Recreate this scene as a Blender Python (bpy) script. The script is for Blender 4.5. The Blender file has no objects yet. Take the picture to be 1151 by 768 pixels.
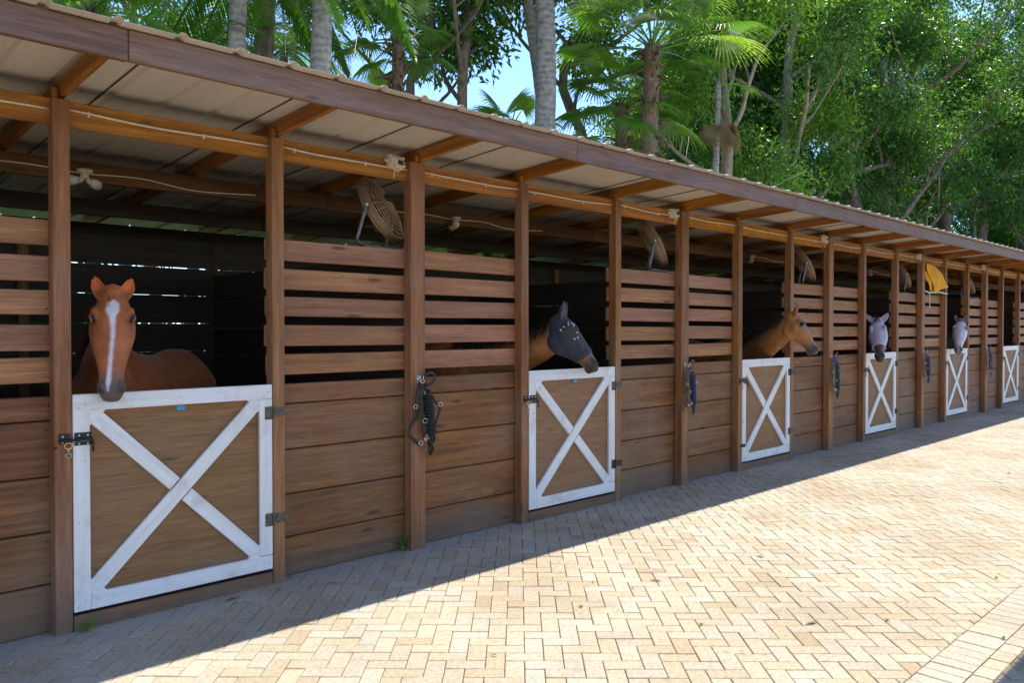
import bpy, bmesh, math, random
import numpy as np
from mathutils import Vector, Matrix, Euler
R = math.radians
rng = np.random.default_rng(7)
random.seed(7)
scene = bpy.context.scene
col = scene.collection

# ------------------------------------------------------------------ camera
TH, PIT, F = R(45.45), R(-0.87), 905.0
D, H = 4.92, 1.70
CAM = np.array([0, -D, H])
cam = bpy.data.cameras.new('camera'); cam.sensor_width = 36; cam.lens = 36*F/1151
cam.clip_end = 600; cam.clip_start = .05
co = bpy.data.objects.new('camera', cam); col.objects.link(co)
co.location = CAM; co.rotation_euler = (R(90)+PIT, 0, TH-R(90)); scene.camera = co
FW = np.array([math.cos(TH)*math.cos(PIT), math.sin(TH)*math.cos(PIT), math.sin(PIT)])
RT = np.array([math.sin(TH), -math.cos(TH), 0]); UP = np.cross(RT, FW)
def ray(x, y): return FW+RT*(x-575.5)/F-UP*(y-384)/F
def onY(x, y, Y):
    r = ray(x, y); return CAM+r*(Y-CAM[1])/r[1]
def onX(x, y, X):
    r = ray(x, y); return CAM+r*(X-CAM[0])/r[0]
def at(x, y, z): return CAM+ray(x, y)*z

# ------------------------------------------------------------------ tagging
def tag(o, label=None, cat=None, group=None, kind=None):
    if label: o['label'] = label
    if cat: o['category'] = cat
    if group: o['group'] = group
    if kind: o['kind'] = kind
    return o
def empty(name, loc=(0, 0, 0), rz=0, parent=None):
    o = bpy.data.objects.new(name, None); col.objects.link(o); o.location = loc
    o.rotation_euler = (0, 0, rz); o.empty_display_size = .1
    if parent: o.parent = parent
    return o

# ------------------------------------------------------------------ mesh builder
class MB:
    def __init__(s): s.v = []; s.f = []; s.g = []; s.r = []; s.m = []; s.n = 0; s.smooth = False
    def add(s, V, Fc, G=None, rnd=None, mat=0):
        V = np.asarray(V, float); s.v.append(V)
        s.g.append(np.asarray(G, float) if G is not None else V.copy())
        r = random.random() if rnd is None else rnd
        s.r.append(np.full(len(V), r) if np.isscalar(r) else np.asarray(r))
        s.f += [tuple(int(i)+s.n for i in f) for f in Fc]; s.m += [mat]*len(Fc); s.n += len(V)
    def build(s, name, mats, parent=None, smooth=None):
        me = bpy.data.meshes.new(name)
        V = np.concatenate(s.v)
        me.from_pydata(V.tolist(), [], s.f)
        a = me.attributes.new('gr', 'FLOAT_VECTOR', 'POINT'); a.data.foreach_set('vector', np.concatenate(s.g).astype(np.float32).ravel())
        a = me.attributes.new('rnd', 'FLOAT', 'POINT'); a.data.foreach_set('value', np.concatenate(s.r).astype(np.float32))
        if not isinstance(mats, (list, tuple)): mats = [mats]
        for m in mats: me.materials.append(m)
        if len(mats) > 1: me.polygons.foreach_set('material_index', s.m)
        if s.smooth if smooth is None else smooth: me.polygons.foreach_set('use_smooth', [True]*len(me.polygons))
        o = bpy.data.objects.new(name, me); col.objects.link(o)
        if parent: o.parent = parent
        return o

def frame(axis, hint=(0, 0, 1)):
    a = np.array(axis, float); a /= np.linalg.norm(a); h = np.array(hint, float)
    b = h-a*(h@a)
    if np.linalg.norm(b) < 1e-4: b = np.array([1., 0, 0])-a*a[0]
    b /= np.linalg.norm(b); return a, b, np.cross(a, b)

def box(mb, c, size, ax=None, bev=.004, mat=0, rnd=None, long=None):
    """chamfered box; ax = 3x3 rows; attribute gr holds (along the grain, across, across)"""
    hx = np.array(size, float)/2; c = np.array(c, float)
    A = np.eye(3) if ax is None else np.array(ax, float)
    bev = min(bev, hx.min()*.45)
    V = []; idx = {}
    for sx in (-1, 1):
        for sy in (-1, 1):
            for sz in (-1, 1):
                s = np.array([sx, sy, sz])
                for k in range(3):
                    p = s*(hx-bev); p[k] = s[k]*hx[k]; idx[(sx, sy, sz, k)] = len(V); V.append(p)
    Fc = []
    def quad(ids):
        P = [V[i] for i in ids]; n = np.cross(P[1]-P[0], P[2]-P[0]); cen = sum(P)/len(P)
        Fc.append(ids if n@cen > 0 else ids[::-1])
    for k in range(3):
        i, j = (k+1) % 3, (k+2) % 3
        for s in (-1, 1):
            q = []
            for a, b in ((-1, -1), (1, -1), (1, 1), (-1, 1)):
                t = [0, 0, 0]; t[k] = s; t[i] = a; t[j] = b; q.append(idx[(*t, k)])
            quad(q)
    for k in range(3):
        i, j = (k+1) % 3, (k+2) % 3
        for a in (-1, 1):
            for b in (-1, 1):
                t1 = [0, 0, 0]; t1[i] = a; t1[j] = b; t2 = list(t1); t1[k] = -1; t2[k] = 1
                quad([idx[(*t1, i)], idx[(*t2, i)], idx[(*t2, j)], idx[(*t1, j)]])
    for sx in (-1, 1):
        for sy in (-1, 1):
            for sz in (-1, 1): quad([idx[(sx, sy, sz, k)] for k in range(3)])
    V = np.array(V)
    L = int(np.argmax(hx)) if long is None else long
    o = [L, (L+1) % 3, (L+2) % 3]
    off = np.array([random.uniform(0, 60), random.uniform(0, 60), random.uniform(0, 60)])
    mb.add(V@A+c, Fc, V[:, o]+off, rnd, mat)

def board(mb, p0, p1, w, t, up=(0, 0, 1), **k):
    """board from p0 to p1, w measured along 'up', t along the third axis"""
    p0 = np.array(p0, float); p1 = np.array(p1, float)
    a, b, c = frame(p1-p0, up)
    box(mb, (p0+p1)/2, (np.linalg.norm(p1-p0), w, t), np.array([a, b, c]), **k)

def ringtube(mb, pts, rad, n=8, cap=True, mat=0, rnd=None, flat=1.0, hint=(0, 0, 1), closed=False):
    P = np.array(pts, float); m = len(P)
    rad = np.full(m, rad) if np.isscalar(rad) else np.array(rad, float)
    T = np.gradient(P, axis=0)
    if closed: T = np.roll(P, -1, 0)-np.roll(P, 1, 0)
    V = []; G = []; b = None; L = 0
    for i in range(m):
        t = T[i]/max(np.linalg.norm(T[i]), 1e-9)
        h = np.array(hint, float) if b is None else b
        b = h-t*(h@t)
        if np.linalg.norm(b) < 1e-3: b = np.array([1., .3, 0])-t*(np.array([1., .3, 0])@t)
        b /= np.linalg.norm(b); c = np.cross(t, b)
        if i: L += np.linalg.norm(P[i]-P[i-1])
        for k in range(n):
            an = 2*math.pi*k/n
            V.append(P[i]+rad[i]*(b*math.cos(an)+c*math.sin(an)*flat)); G.append((L, rad[i]*math.cos(an), rad[i]*math.sin(an)))
    Fc = []
    for i in range(m if closed else m-1):
        for k in range(n):
            k2 = (k+1) % n; i2 = (i+1) % m
            Fc.append((i*n+k, i*n+k2, i2*n+k2, i2*n+k)[::-1])
    if cap and not closed:
        Fc.append(tuple(range(n))); Fc.append(tuple(range((m-1)*n, m*n))[::-1])
    mb.add(V, Fc, G, rnd, mat)

def circle_pts(c, ax, r, n=20, r2=None, a0=0, a1=2*math.pi, hint=(0, 0, 1)):
    a, u, w = frame(ax, hint); r2 = r2 or r
    N = n if abs(a1-a0-2*math.pi) < 1e-6 else n+1
    return [np.array(c)+u*math.cos(a0+(a1-a0)*i/n)*r+w*math.sin(a0+(a1-a0)*i/n)*r2 for i in range(N)]
def cyl(mb, p0, p1, r, n=14, mat=0, r1=None): ringtube(mb, [p0, p1], [r, r1 if r1 is not None else r], n, mat=mat)
def ellipsoid(mb, c, rad, ax=None, nu=14, nv=9, mat=0):
    A = np.eye(3) if ax is None else np.array(ax, float)
    V = [np.array([0, 0, -1.])]+[np.array([math.cos(2*math.pi*i/nu)*math.sin(math.pi*j/nv), math.sin(2*math.pi*i/nu)*math.sin(math.pi*j/nv), -math.cos(math.pi*j/nv)]) for j in range(1, nv) for i in range(nu)]+[np.array([0, 0, 1.])]
    Fc = []
    for i in range(nu): Fc.append((0, 1+(i+1) % nu, 1+i))
    for j in range(nv-2):
        for i in range(nu): Fc.append((1+j*nu+i, 1+j*nu+(i+1) % nu, 1+(j+1)*nu+(i+1) % nu, 1+(j+1)*nu+i))
    t = 1+(nv-1)*nu; b = 1+(nv-2)*nu
    for i in range(nu): Fc.append((t, b+i, b+(i+1) % nu))
    V = np.array(V)*np.array(rad); mb.add(V@A+np.array(c), Fc, V, None, mat)

def spline(pts, n):
    P = np.array(pts, float); m = len(P); Q = np.vstack([2*P[0]-P[1], P, 2*P[-1]-P[-2]])
    out = []
    for s in np.linspace(0, m-1, n):
        i = min(int(s), m-2); t = s-i; a, b, c, d = Q[i], Q[i+1], Q[i+2], Q[i+3]
        out.append(.5*((2*b)+(c-a)*t+(2*a-5*b+4*c-d)*t*t+(3*b-a-3*c+d)*t**3))
    return np.array(out)

# ------------------------------------------------------------------ materials
class N:
    def __init__(s, name):
        s.m = bpy.data.materials.new(name); s.m.use_nodes = True; s.t = s.m.node_tree; s.t.nodes.clear()
        s.out = s.t.nodes.new('ShaderNodeOutputMaterial')
    def __call__(s, typ, inp=None, **props):
        n = s.t.nodes.new('ShaderNode'+typ)
        for k, v in props.items(): setattr(n, k, v)
        for k, v in (inp or {}).items():
            if hasattr(v, 'is_output') or isinstance(v, bpy.types.NodeSocket): s.t.links.new(v, n.inputs[k])
            else: n.inputs[k].default_value = v
        return n
    def ramp(s, fac, stops, interp='LINEAR'):
        n = s('ValToRGB', {'Fac': fac}); r = n.color_ramp; r.interpolation = interp
        while len(r.elements) < len(stops): r.elements.new(.5)
        for e, (p, c) in zip(r.elements, stops): e.position = p; e.color = (*c, 1) if len(c) == 3 else c
        return n.outputs['Color']
    def mix(s, a, b, f, mode='MIX'):
        n = s('Mix', data_type='RGBA', blend_type=mode)
        for i, v in ((0, f), (6, a), (7, b)):
            if isinstance(v, bpy.types.NodeSocket): s.t.links.new(v, n.inputs[i])
            else: n.inputs[i].default_value = v if i == 0 else ((*v, 1) if len(v) == 3 else v)
        return n.outputs[2]
    def math(s, op, a, b=0, c=0):
        n = s('Math', {0: a, 1: b, 2: c}, operation=op); return n.outputs[0]
    def bsdf(s, color, rough=.6, bump=None, bs=.3, bd=.01, **kw):
        inp = {'Base Color': color if isinstance(color, bpy.types.NodeSocket) else (*color, 1), 'Roughness': rough}
        inp.update(kw)
        if bump is not None:
            inp['Normal'] = s('Bump', {'Height': bump, 'Strength': bs, 'Distance': bd}).outputs[0]
        b = s('BsdfPrincipled', inp); s.t.links.new(b.outputs[0], s.out.inputs[0]); return b

def wood(name, dark, light, grey=(.16, .12, .115), greyamt=.35, wear=.25, dirt=.5, rough=.62):
    n = N(name)
    g = n('Attribute', attribute_name='gr').outputs['Vector']; rn = n('Attribute', attribute_name='rnd').outputs['Fac']
    gm = n('Mapping', {'Vector': g, 'Scale': (1.1, 26, 26)}).outputs[0]
    n1 = n('TexNoise', {'Vector': gm, 'Scale': 1., 'Detail': 7., 'Roughness': .62, 'Distortion': .35}).outputs['Fac']
    gm2 = n('Mapping', {'Vector': g, 'Scale': (.55, 7, 7)}).outputs[0]
    n2 = n('TexNoise', {'Vector': gm2, 'Scale': 1., 'Detail': 3., 'Distortion': .8}).outputs['Fac']
    fine = n('TexNoise', {'Vector': n('Mapping', {'Vector': g, 'Scale': (6, 190, 190)}).outputs[0], 'Scale': 1., 'Detail': 3.}).outputs['Fac']
    f = n.math('ADD', n.math('MULTIPLY', n1, .65), n.math('MULTIPLY', n2, .35))
    c = n.ramp(f, [(.38, dark), (.52, tuple((a+b)/2 for a, b in zip(dark, light))), (.64, light)])
    # board to board
    hv = n('HueSaturation', {'Color': c, 'Hue': n.math('ADD', .492, n.math('MULTIPLY', rn, .014)), 'Saturation': n.math('ADD', .93, n.math('MULTIPLY', rn, .12)),
                             'Value': n.math('ADD', .86, n.math('MULTIPLY', n.math('FRACT', n.math('MULTIPLY', rn, 7.31)), .26))}).outputs[0]
    pos = n('TexCoord').outputs['Object']
    big = n('TexNoise', {'Vector': pos, 'Scale': 1.3, 'Detail': 4., 'Roughness': .6}).outputs['Fac']
    c = n.mix(hv, grey, n.math('MULTIPLY', n.ramp(big, [(.42, (0, 0, 0)), (.68, (1, 1, 1))]), greyamt))
    # knots
    kv = n('TexVoronoi', {'Vector': n('Mapping', {'Vector': g, 'Scale': (1.5, 6.5, 6.5)}).outputs[0], 'Scale': 1., 'Randomness': 1.}, feature='F1')
    k = n.ramp(kv.outputs['Distance'], [(.05, (1, 1, 1)), (.12, (0, 0, 0))])
    c = n.mix(c, tuple(v*.35 for v in dark), n.math('MULTIPLY', k, .75))
    # rubbed patches where the stain is worn off
    w = n('TexNoise', {'Vector': n('Mapping', {'Vector': g, 'Scale': (2.1, 8, 8)}).outputs[0], 'Scale': 1., 'Detail': 6., 'Roughness': .7}).outputs['Fac']
    c = n.mix(c, (.36, .17, .075), n.math('MULTIPLY', n.ramp(w, [(.64, (0, 0, 0)), (.70, (1, 1, 1))]), wear))
    c = n.mix(c, n.ramp(fine, [(.32, (.55, .53, .50)), (.62, (1.12, 1.12, 1.12))]), .7, 'MULTIPLY')
    # splash dirt near the ground, noise edged
    z = n('SeparateXYZ', {0: n('NewGeometry').outputs['Position']}).outputs[2]
    d = n.math('SUBTRACT', n.math('ADD', .1, n.math('MULTIPLY', big, .35)), z)
    d = n.ramp(n.math('MULTIPLY', d, 4.), [(0, (0, 0, 0)), (.9, (1, 1, 1))])
    c = n.mix(c, (.13, .105, .085), n.math('MULTIPLY', d, dirt))
    h = n.math('ADD', n1, n.math('MULTIPLY', fine, .5))
    n.bsdf(c, n.math('ADD', rough-.12, n.math('MULTIPLY', n1, .28)), h, .35, .004, **{'Specular IOR Level': .35})
    return n.m

M = {}
M['plank'] = wood('brown_stained_planks', (.135, .048, .015), (.33, .135, .045), grey=(.25, .165, .105), greyamt=.65, wear=.75)
M['slat'] = wood('brown_stained_slats', (.27, .112, .048), (.50, .235, .110), grey=(.36, .21, .125), greyamt=.35, wear=.3)
M['post'] = wood('stained_posts', (.21, .076, .021), (.44, .185, .058), grey=(.32, .20, .145), greyamt=.5, wear=.25)
M['beam'] = wood('bounce_orange_beam', (.28, .10, .012), (.58, .25, .040), greyamt=.08, wear=.15)  # stronger orange: warm bounced light put into the wood colour
M['rafter'] = wood('bounce_orange_rafter', (.25, .09, .012), (.54, .215, .036), greyamt=.08, wear=.15)  # rafter orange also has the warm bounce painted in
M['fascia'] = wood('weathered_fascia_board', (.20, .092, .045), (.38, .205, .115), grey=(.30, .205, .175), greyamt=.55, wear=.3)
M['ply'] = wood('plywood_door_panel', (.235, .115, .042), (.335, .165, .062), grey=(.27, .18, .11), greyamt=.45, wear=.45)
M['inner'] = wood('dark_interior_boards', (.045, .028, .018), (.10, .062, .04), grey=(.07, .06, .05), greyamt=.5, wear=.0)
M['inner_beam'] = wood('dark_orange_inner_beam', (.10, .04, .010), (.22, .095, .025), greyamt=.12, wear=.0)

def mat_paint():
    n = N('white_paint'); g = n('Attribute', attribute_name='gr').outputs['Vector']
    a = n('TexNoise', {'Vector': n('Mapping', {'Vector': g, 'Scale': (1.5, 22, 22)}).outputs[0], 'Scale': 1., 'Detail': 6., 'Distortion': .3}).outputs['Fac']
    b = n('TexNoise', {'Vector': g, 'Scale': 5., 'Detail': 8., 'Roughness': .7}).outputs['Fac']
    c = n.ramp(a, [(.3, (.68, .66, .66)), (.6, (.80, .785, .785))])
    c = n.mix(c, (.42, .36, .31), n.math('MULTIPLY', n.ramp(b, [(.54, (0, 0, 0)), (.70, (1, 1, 1))]), .5))
    n.bsdf(c, .5, a, .3, .003); return n.m
M['paint'] = mat_paint()
def simple(name, c, rough=.5, metal=0., nz=.25, scale=30., bump=.1, **kw):
    n = N(name); p = n('TexCoord').outputs['Object']
    a = n('TexNoise', {'Vector': p, 'Scale': scale, 'Detail': 5.}).outputs['Fac']
    cc = n.ramp(a, [(.3, tuple(v*(1-nz) for v in c)), (.7, tuple(min(1, v*(1+nz)) for v in c))])
    n.bsdf(cc, rough, a, bump, .003, Metallic=metal, **kw); return n.m
M['iron'] = simple('black_iron', (.035, .033, .033), .45, .7)
M['rust'] = simple('weathered_hinge_steel', (.12, .095, .075), .55, .5, .5, 60)
M['steel'] = simple('bright_steel', (.62, .6, .55), .25, 1.)
M['brass'] = simple('brass_snap', (.72, .5, .24), .3, 1.)
M['fan_tan'] = simple('dusty_tan_metal', (.25, .15, .085), .6, .1, .35, 40)
M['fan_wire'] = simple('dusty_wire', (.58, .38, .22), .5, .3, .3, 40)
M['grey_steel'] = simple('grey_bracket_steel', (.22, .215, .22), .45, .5)
M['dark'] = simple('black_plastic', (.02, .02, .022), .5)
M['pvc'] = simple('off_white_plastic', (.68, .60, .52), .5, 0., .15)
M['cable'] = simple('white_cable', (.75, .66, .56), .5, 0., .1)
M['tape'] = simple('blue_tape', (.03, .30, .62), .5, 0., .1)
M['strap_black'] = simple('black_leather', (.010, .009, .009), .55)
M['strap_brown'] = simple('dark_leather', (.05, .025, .018), .4)
M['rope_black'] = simple('black_rope', (.011, .011, .013), .8, 0., .4, 150, .5)
M['rope_navy'] = simple('navy_rope', (.018, .028, .085), .8, 0., .4, 150, .5)
M['rope_blue'] = simple('blue_rope', (.025, .04, .12), .8, 0., .4, 150, .5)
M['rope_purple'] = simple('purple_rope', (.13, .07, .22), .8, 0., .4, 150, .5)
M['rope_green'] = simple('dark_green_rope', (.02, .05, .045), .8, 0., .4, 150, .5)
M['strap_violet'] = simple('violet_webbing', (.07, .035, .25), .7)
M['yellow'] = simple('yellow_cloth', (.85, .40, .012), .7, 0., .12, 9, .3)
M['brown_cloth'] = simple('brown_lining', (.12, .06, .03), .8)
M['soil'] = simple('stall_bedding', (.085, .06, .04), .95, 0., .4, 14, .6)

def mat_sheet():
    n = N('painted_metal_sheet'); p = n('TexCoord').outputs['Object']
    a = n('TexNoise', {'Vector': n('Mapping', {'Vector': p, 'Scale': (2.5, .5, 1)}).outputs[0], 'Scale': 1.5, 'Detail': 6.}).outputs['Fac']
    b = n('TexNoise', {'Vector': p, 'Scale': 22., 'Detail': 6.}).outputs['Fac']
    c = n.ramp(a, [(.3, (.70, .64, .56)), (.7, (.78, .72, .63))])
    c = n.mix(c, (.25, .20, .15), n.math('MULTIPLY', n.ramp(b, [(.60, (0, 0, 0)), (.78, (1, 1, 1))]), .25))
    n.bsdf(c, .38, b, .05, .002, Metallic=.1); return n.m
M['sheet'] = mat_sheet()

def mat_brick():
    n = N('clay_paver'); rn = n('Attribute', attribute_name='rnd').outputs['Fac']; p = n('TexCoord').outputs['Object']
    c = n.ramp(rn, [(0, (.46, .385, .265)), (.2, (.53, .46, .33)), (.42, (.49, .445, .35)), (.62, (.55, .49, .36)), (.82, (.51, .475, .395)), (1, (.58, .53, .415))])
    a = n('TexNoise', {'Vector': p, 'Scale': 42., 'Detail': 8., 'Roughness': .75}).outputs['Fac']
    b = n('TexNoise', {'Vector': p, 'Scale': .9, 'Detail': 5.}).outputs['Fac']
    s = n('TexNoise', {'Vector': p, 'Scale': 240., 'Detail': 3.}).outputs['Fac']
    c = n.mix(c, n.ramp(a, [(.32, (.60, .57, .53)), (.55, (1, 1, 1)), (.75, (1.1, 1.08, 1.06))]), .9, 'MULTIPLY')
    c = n.mix(c, n.ramp(b, [(.35, (.80, .73, .66)), (.6, (1, 1, 1))]), .8, 'MULTIPLY')
    c = n.mix(c, (.20, .15, .11), n.math('MULTIPLY', n.ramp(s, [(.54, (0, 0, 0)), (.68, (1, 1, 1))]), .50))
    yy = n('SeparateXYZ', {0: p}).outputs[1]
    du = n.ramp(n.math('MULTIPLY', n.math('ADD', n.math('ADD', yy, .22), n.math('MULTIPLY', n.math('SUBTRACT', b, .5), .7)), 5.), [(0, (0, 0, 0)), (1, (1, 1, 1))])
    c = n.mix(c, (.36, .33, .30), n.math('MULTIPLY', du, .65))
    st = n('TexNoise', {'Vector': n('Mapping', {'Vector': p, 'Location': (9, 4, 0)}).outputs[0], 'Scale': 2.6, 'Detail': 7., 'Roughness': .65}).outputs['Fac']
    c = n.mix(c, (.27, .19, .12), n.math('MULTIPLY', n.ramp(st, [(.56, (0, 0, 0)), (.74, (1, 1, 1))]), .45))
    n.bsdf(c, .8, n.math('ADD', a, n.math('MULTIPLY', s, .6)), .5, .004, **{'Specular IOR Level': .3}); return n.m
M['brick'] = mat_brick()
M['joint'] = simple('joint_sand', (.25, .15, .085), .95, 0., .5, 60, .5)
def mat_ground():
    n = N('leaf_litter_ground'); p = n('TexCoord').outputs['Object']
    a = n('TexNoise', {'Vector': p, 'Scale': .8, 'Detail': 10., 'Roughness': .7}).outputs['Fac']
    b = n('TexNoise', {'Vector': p, 'Scale': 30., 'Detail': 6.}).outputs['Fac']
    c = n.ramp(a, [(.35, (.05, .09, .02)), (.5, (.09, .12, .035)), (.65, (.15, .11, .06))])
    n.bsdf(c, .95, b, .8, .02); return n.m
M['ground'] = mat_ground()

def mat_leaf(name, dark, light, yellow, trans=.45, gloss=.12):
    n = N(name); rn = n('Attribute', attribute_name='rnd').outputs['Fac']
    c = n.ramp(rn, [(0, dark), (.7, light), (1, yellow)])
    tc = n.mix(c, (1.6, 1.55, .55), 1., 'MULTIPLY')
    df = n('BsdfDiffuse', {'Color': c}); tr = n('BsdfTranslucent', {'Color': tc})
    gl = n('BsdfGlossy', {'Color': (1, 1, 1, 1), 'Roughness': .38})
    m1 = n('MixShader', {0: trans, 1: df.outputs[0], 2: tr.outputs[0]})
    fr = n('LayerWeight', {'Blend': .25}).outputs['Fresnel']
    m2 = n('MixShader', {0: n.math('ADD', gloss*.35, n.math('MULTIPLY', fr, gloss*1.2)), 1: m1.outputs[0], 2: gl.outputs[0]})
    n.t.links.new(m2.outputs[0], n.out.inputs[0]); return n.m
M['leaf_dark'] = mat_leaf('broad_leaf', (.032, .090, .014), (.095, .215, .028), (.24, .38, .045), .42, .045)
M['leaf_blue'] = mat_leaf('dense_leaf', (.028, .088, .020), (.085, .205, .036), (.21, .36, .05), .42, .04)
M['leaf_light'] = mat_leaf('light_leaf', (.07, .17, .02), (.16, .32, .035), (.30, .42, .05), .5, .06)
M['leaf_palm'] = mat_leaf('fan_leaf', (.05, .15, .015), (.13, .29, .03), (.28, .42, .06), .5, .10)
M['leaf_dry'] = mat_leaf('dry_frond', (.16, .10, .05), (.28, .20, .11), (.36, .27, .16), .3, .05)
def mat_bark(name, a_, b_, c_, sc=(3, 3, 1.2), rings=False):
    n = N(name); p = n('Attribute', attribute_name='gr').outputs['Vector']; po = n('TexCoord').outputs['Object']
    a = n('TexNoise', {'Vector': n('Mapping', {'Vector': po, 'Scale': (sc[0]*4, sc[1]*4, sc[2]*2.5)}).outputs[0], 'Scale': 1., 'Detail': 8., 'Roughness': .7}).outputs['Fac']
    b = n('TexNoise', {'Vector': po, 'Scale': 1.4, 'Detail': 4.}).outputs['Fac']
    h = a
    if rings:
        w = n('TexWave', {'Vector': po, 'Scale': 2.6, 'Distortion': 5., 'Detail': 4., 'Detail Roughness': .7}, bands_direction='Z').outputs['Fac']
        h = n.math('ADD', n.math('MULTIPLY', a, .95), n.math('MULTIPLY', w, .10))
    c = n.ramp(h, [(.38, a_), (.55, b_), (.8, c_)])
    c = n.mix(c, (.16, .17, .12), n.math('MULTIPLY', n.ramp(b, [(.5, (0, 0, 0)), (.7, (1, 1, 1))]), .4))
    n.bsdf(c, .85, h, .7, .02); return n.m
M['bark_palm'] = mat_bark('grey_palm_bark', (.13, .11, .10), (.27, .24, .215), (.40, .36, .33), (2, 2, 4), True)
M['bark_brown'] = mat_bark('brown_bark', (.08, .055, .04), (.19, .14, .10), (.32, .25, .18))
M['bark_pale'] = mat_bark('pale_bark', (.16, .12, .09), (.32, .25, .18), (.45, .36, .27))
M['bark_fibre'] = mat_bark('fibrous_palm_trunk', (.075, .042, .025), (.20, .12, .07), (.36, .24, .15), (5, 5, 5))

def mat_coat(name, rough=.42):
    n = N(name); c = n('Attribute', attribute_name='coat').outputs['Color']; p = n('TexCoord').outputs['Object']
    a = n('TexNoise', {'Vector': p, 'Scale': 9., 'Detail': 5.}).outputs['Fac']
    b = n('TexNoise', {'Vector': n('Mapping', {'Vector': p, 'Scale': (1, 1, .3)}).outputs[0], 'Scale': 260., 'Detail': 2.}).outputs['Fac']
    c = n.mix(c, n.ramp(a, [(.3, (.82, .80, .78)), (.7, (1.1, 1.1, 1.1))]), .8, 'MULTIPLY')
    c = n.mix(c, n.ramp(b, [(.35, (.82, .82, .82)), (.65, (1.1, 1.1, 1.1))]), .6, 'MULTIPLY')
    ms = n('TexNoise', {'Vector': p, 'Scale': 13., 'Detail': 3., 'Distortion': .6}).outputs['Fac']
    hh = n.math('ADD', n.math('MULTIPLY', ms, 6.), b)
    n.bsdf(c, rough, hh, .6, .004, **{'Sheen Weight': .25, 'Sheen Roughness': .4, 'Specular IOR Level': .45}); return n.m
M['coat'] = mat_coat('horse_coat')
M['hair_black'] = simple('black_mane_hair', (.016, .013, .012), .45, 0., .4, 80)
M['hair_chestnut'] = simple('chestnut_mane_hair', (.17, .055, .02), .5, 0., .4, 80)
M['hair_grey'] = simple('grey_mane_hair', (.2, .18, .18), .5, 0., .4, 80)
M['eye'] = simple('horse_eye', (.012, .007, .005), .06, 0., .2, 10, 0)
def mat_mesh(name, c1, c2):
    n = N(name); p = n('TexCoord').outputs['Object']
    v = n('TexVoronoi', {'Vector': p, 'Scale': 330.}).outputs['Distance']
    a = n('TexNoise', {'Vector': p, 'Scale': 7., 'Detail': 4.}).outputs['Fac']
    c = n.mix(n.ramp(v, [(.2, c1), (.6, c2)]), n.ramp(a, [(.3, (.85, .85, .85)), (.7, (1.1, 1.1, 1.1))]), .7, 'MULTIPLY')
    n.bsdf(c, .7, v, .3, .001, **{'Sheen Weight': .2}); return n.m
M['mask_navy'] = mat_mesh('navy_mesh_cloth', (.012, .014, .024), (.036, .040, .060))
M['mask_patch'] = mat_mesh('black_eye_mesh', (.02, .018, .016), (.06, .05, .04))
M['mask_lilac'] = mat_mesh('lilac_mesh_cloth', (.40, .34, .42), (.60, .53, .62))
M['white_trim'] = simple('white_trim', (.75, .74, .72), .6)

# ------------------------------------------------------------------ world and sun
w = bpy.data.worlds.new('World'); scene.world = w; w.use_nodes = True
nt = w.node_tree; bg = nt.nodes['Background']
sky = nt.nodes.new('ShaderNodeTexSky'); sky.sky_type = 'NISHITA'; sky.sun_disc = False
SUN = np.array([math.cos(R(60)), -.030, math.sin(R(60))]); SUN /= np.linalg.norm(SUN)
sky.sun_elevation = math.asin(SUN[2]); sky.sun_rotation = math.atan2(SUN[0], SUN[1])
sky.air_density = 1.0; sky.dust_density = 0.; sky.ozone_density = 4.; sky.altitude = 2500
nt.links.new(sky.outputs[0], bg.inputs[0]); bg.inputs[1].default_value = .15
sl = bpy.data.lights.new('sun', 'SUN'); sl.energy = 3.0; sl.angle = R(.6); sl.color = (1, .93, .82)
so = bpy.data.objects.new('sun', sl); col.objects.link(so); so.location = (5, -5, 20)
so.rotation_euler = Vector(SUN).to_track_quat('Z', 'Y').to_euler()
vs = scene.view_settings; vs.view_transform = 'Standard'; vs.look = 'None'; vs.gamma = 1; vs.exposure = 1.38
scene.render.film_transparent = False
scene.cycles.max_bounces = 10; scene.cycles.diffuse_bounces = 5; scene.cycles.transparent_max_bounces = 8

# ================================================================== THE SETTING
g = MB(); g.add([(-250, -250, -.03), (250, -250, -.03), (250, 250, -.03), (-250, 250, -.03)], [(0, 1, 2, 3)])
tag(g.build('ground', M['ground']), kind='structure')
g = MB(); g.add([(-8, -14, -.011), (34, -14, -.011), (34, .3, -.011), (-8, .3, -.011)], [(0, 1, 2, 3)])
tag(g.build('paving_bed', M['joint']), kind='structure')

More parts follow.
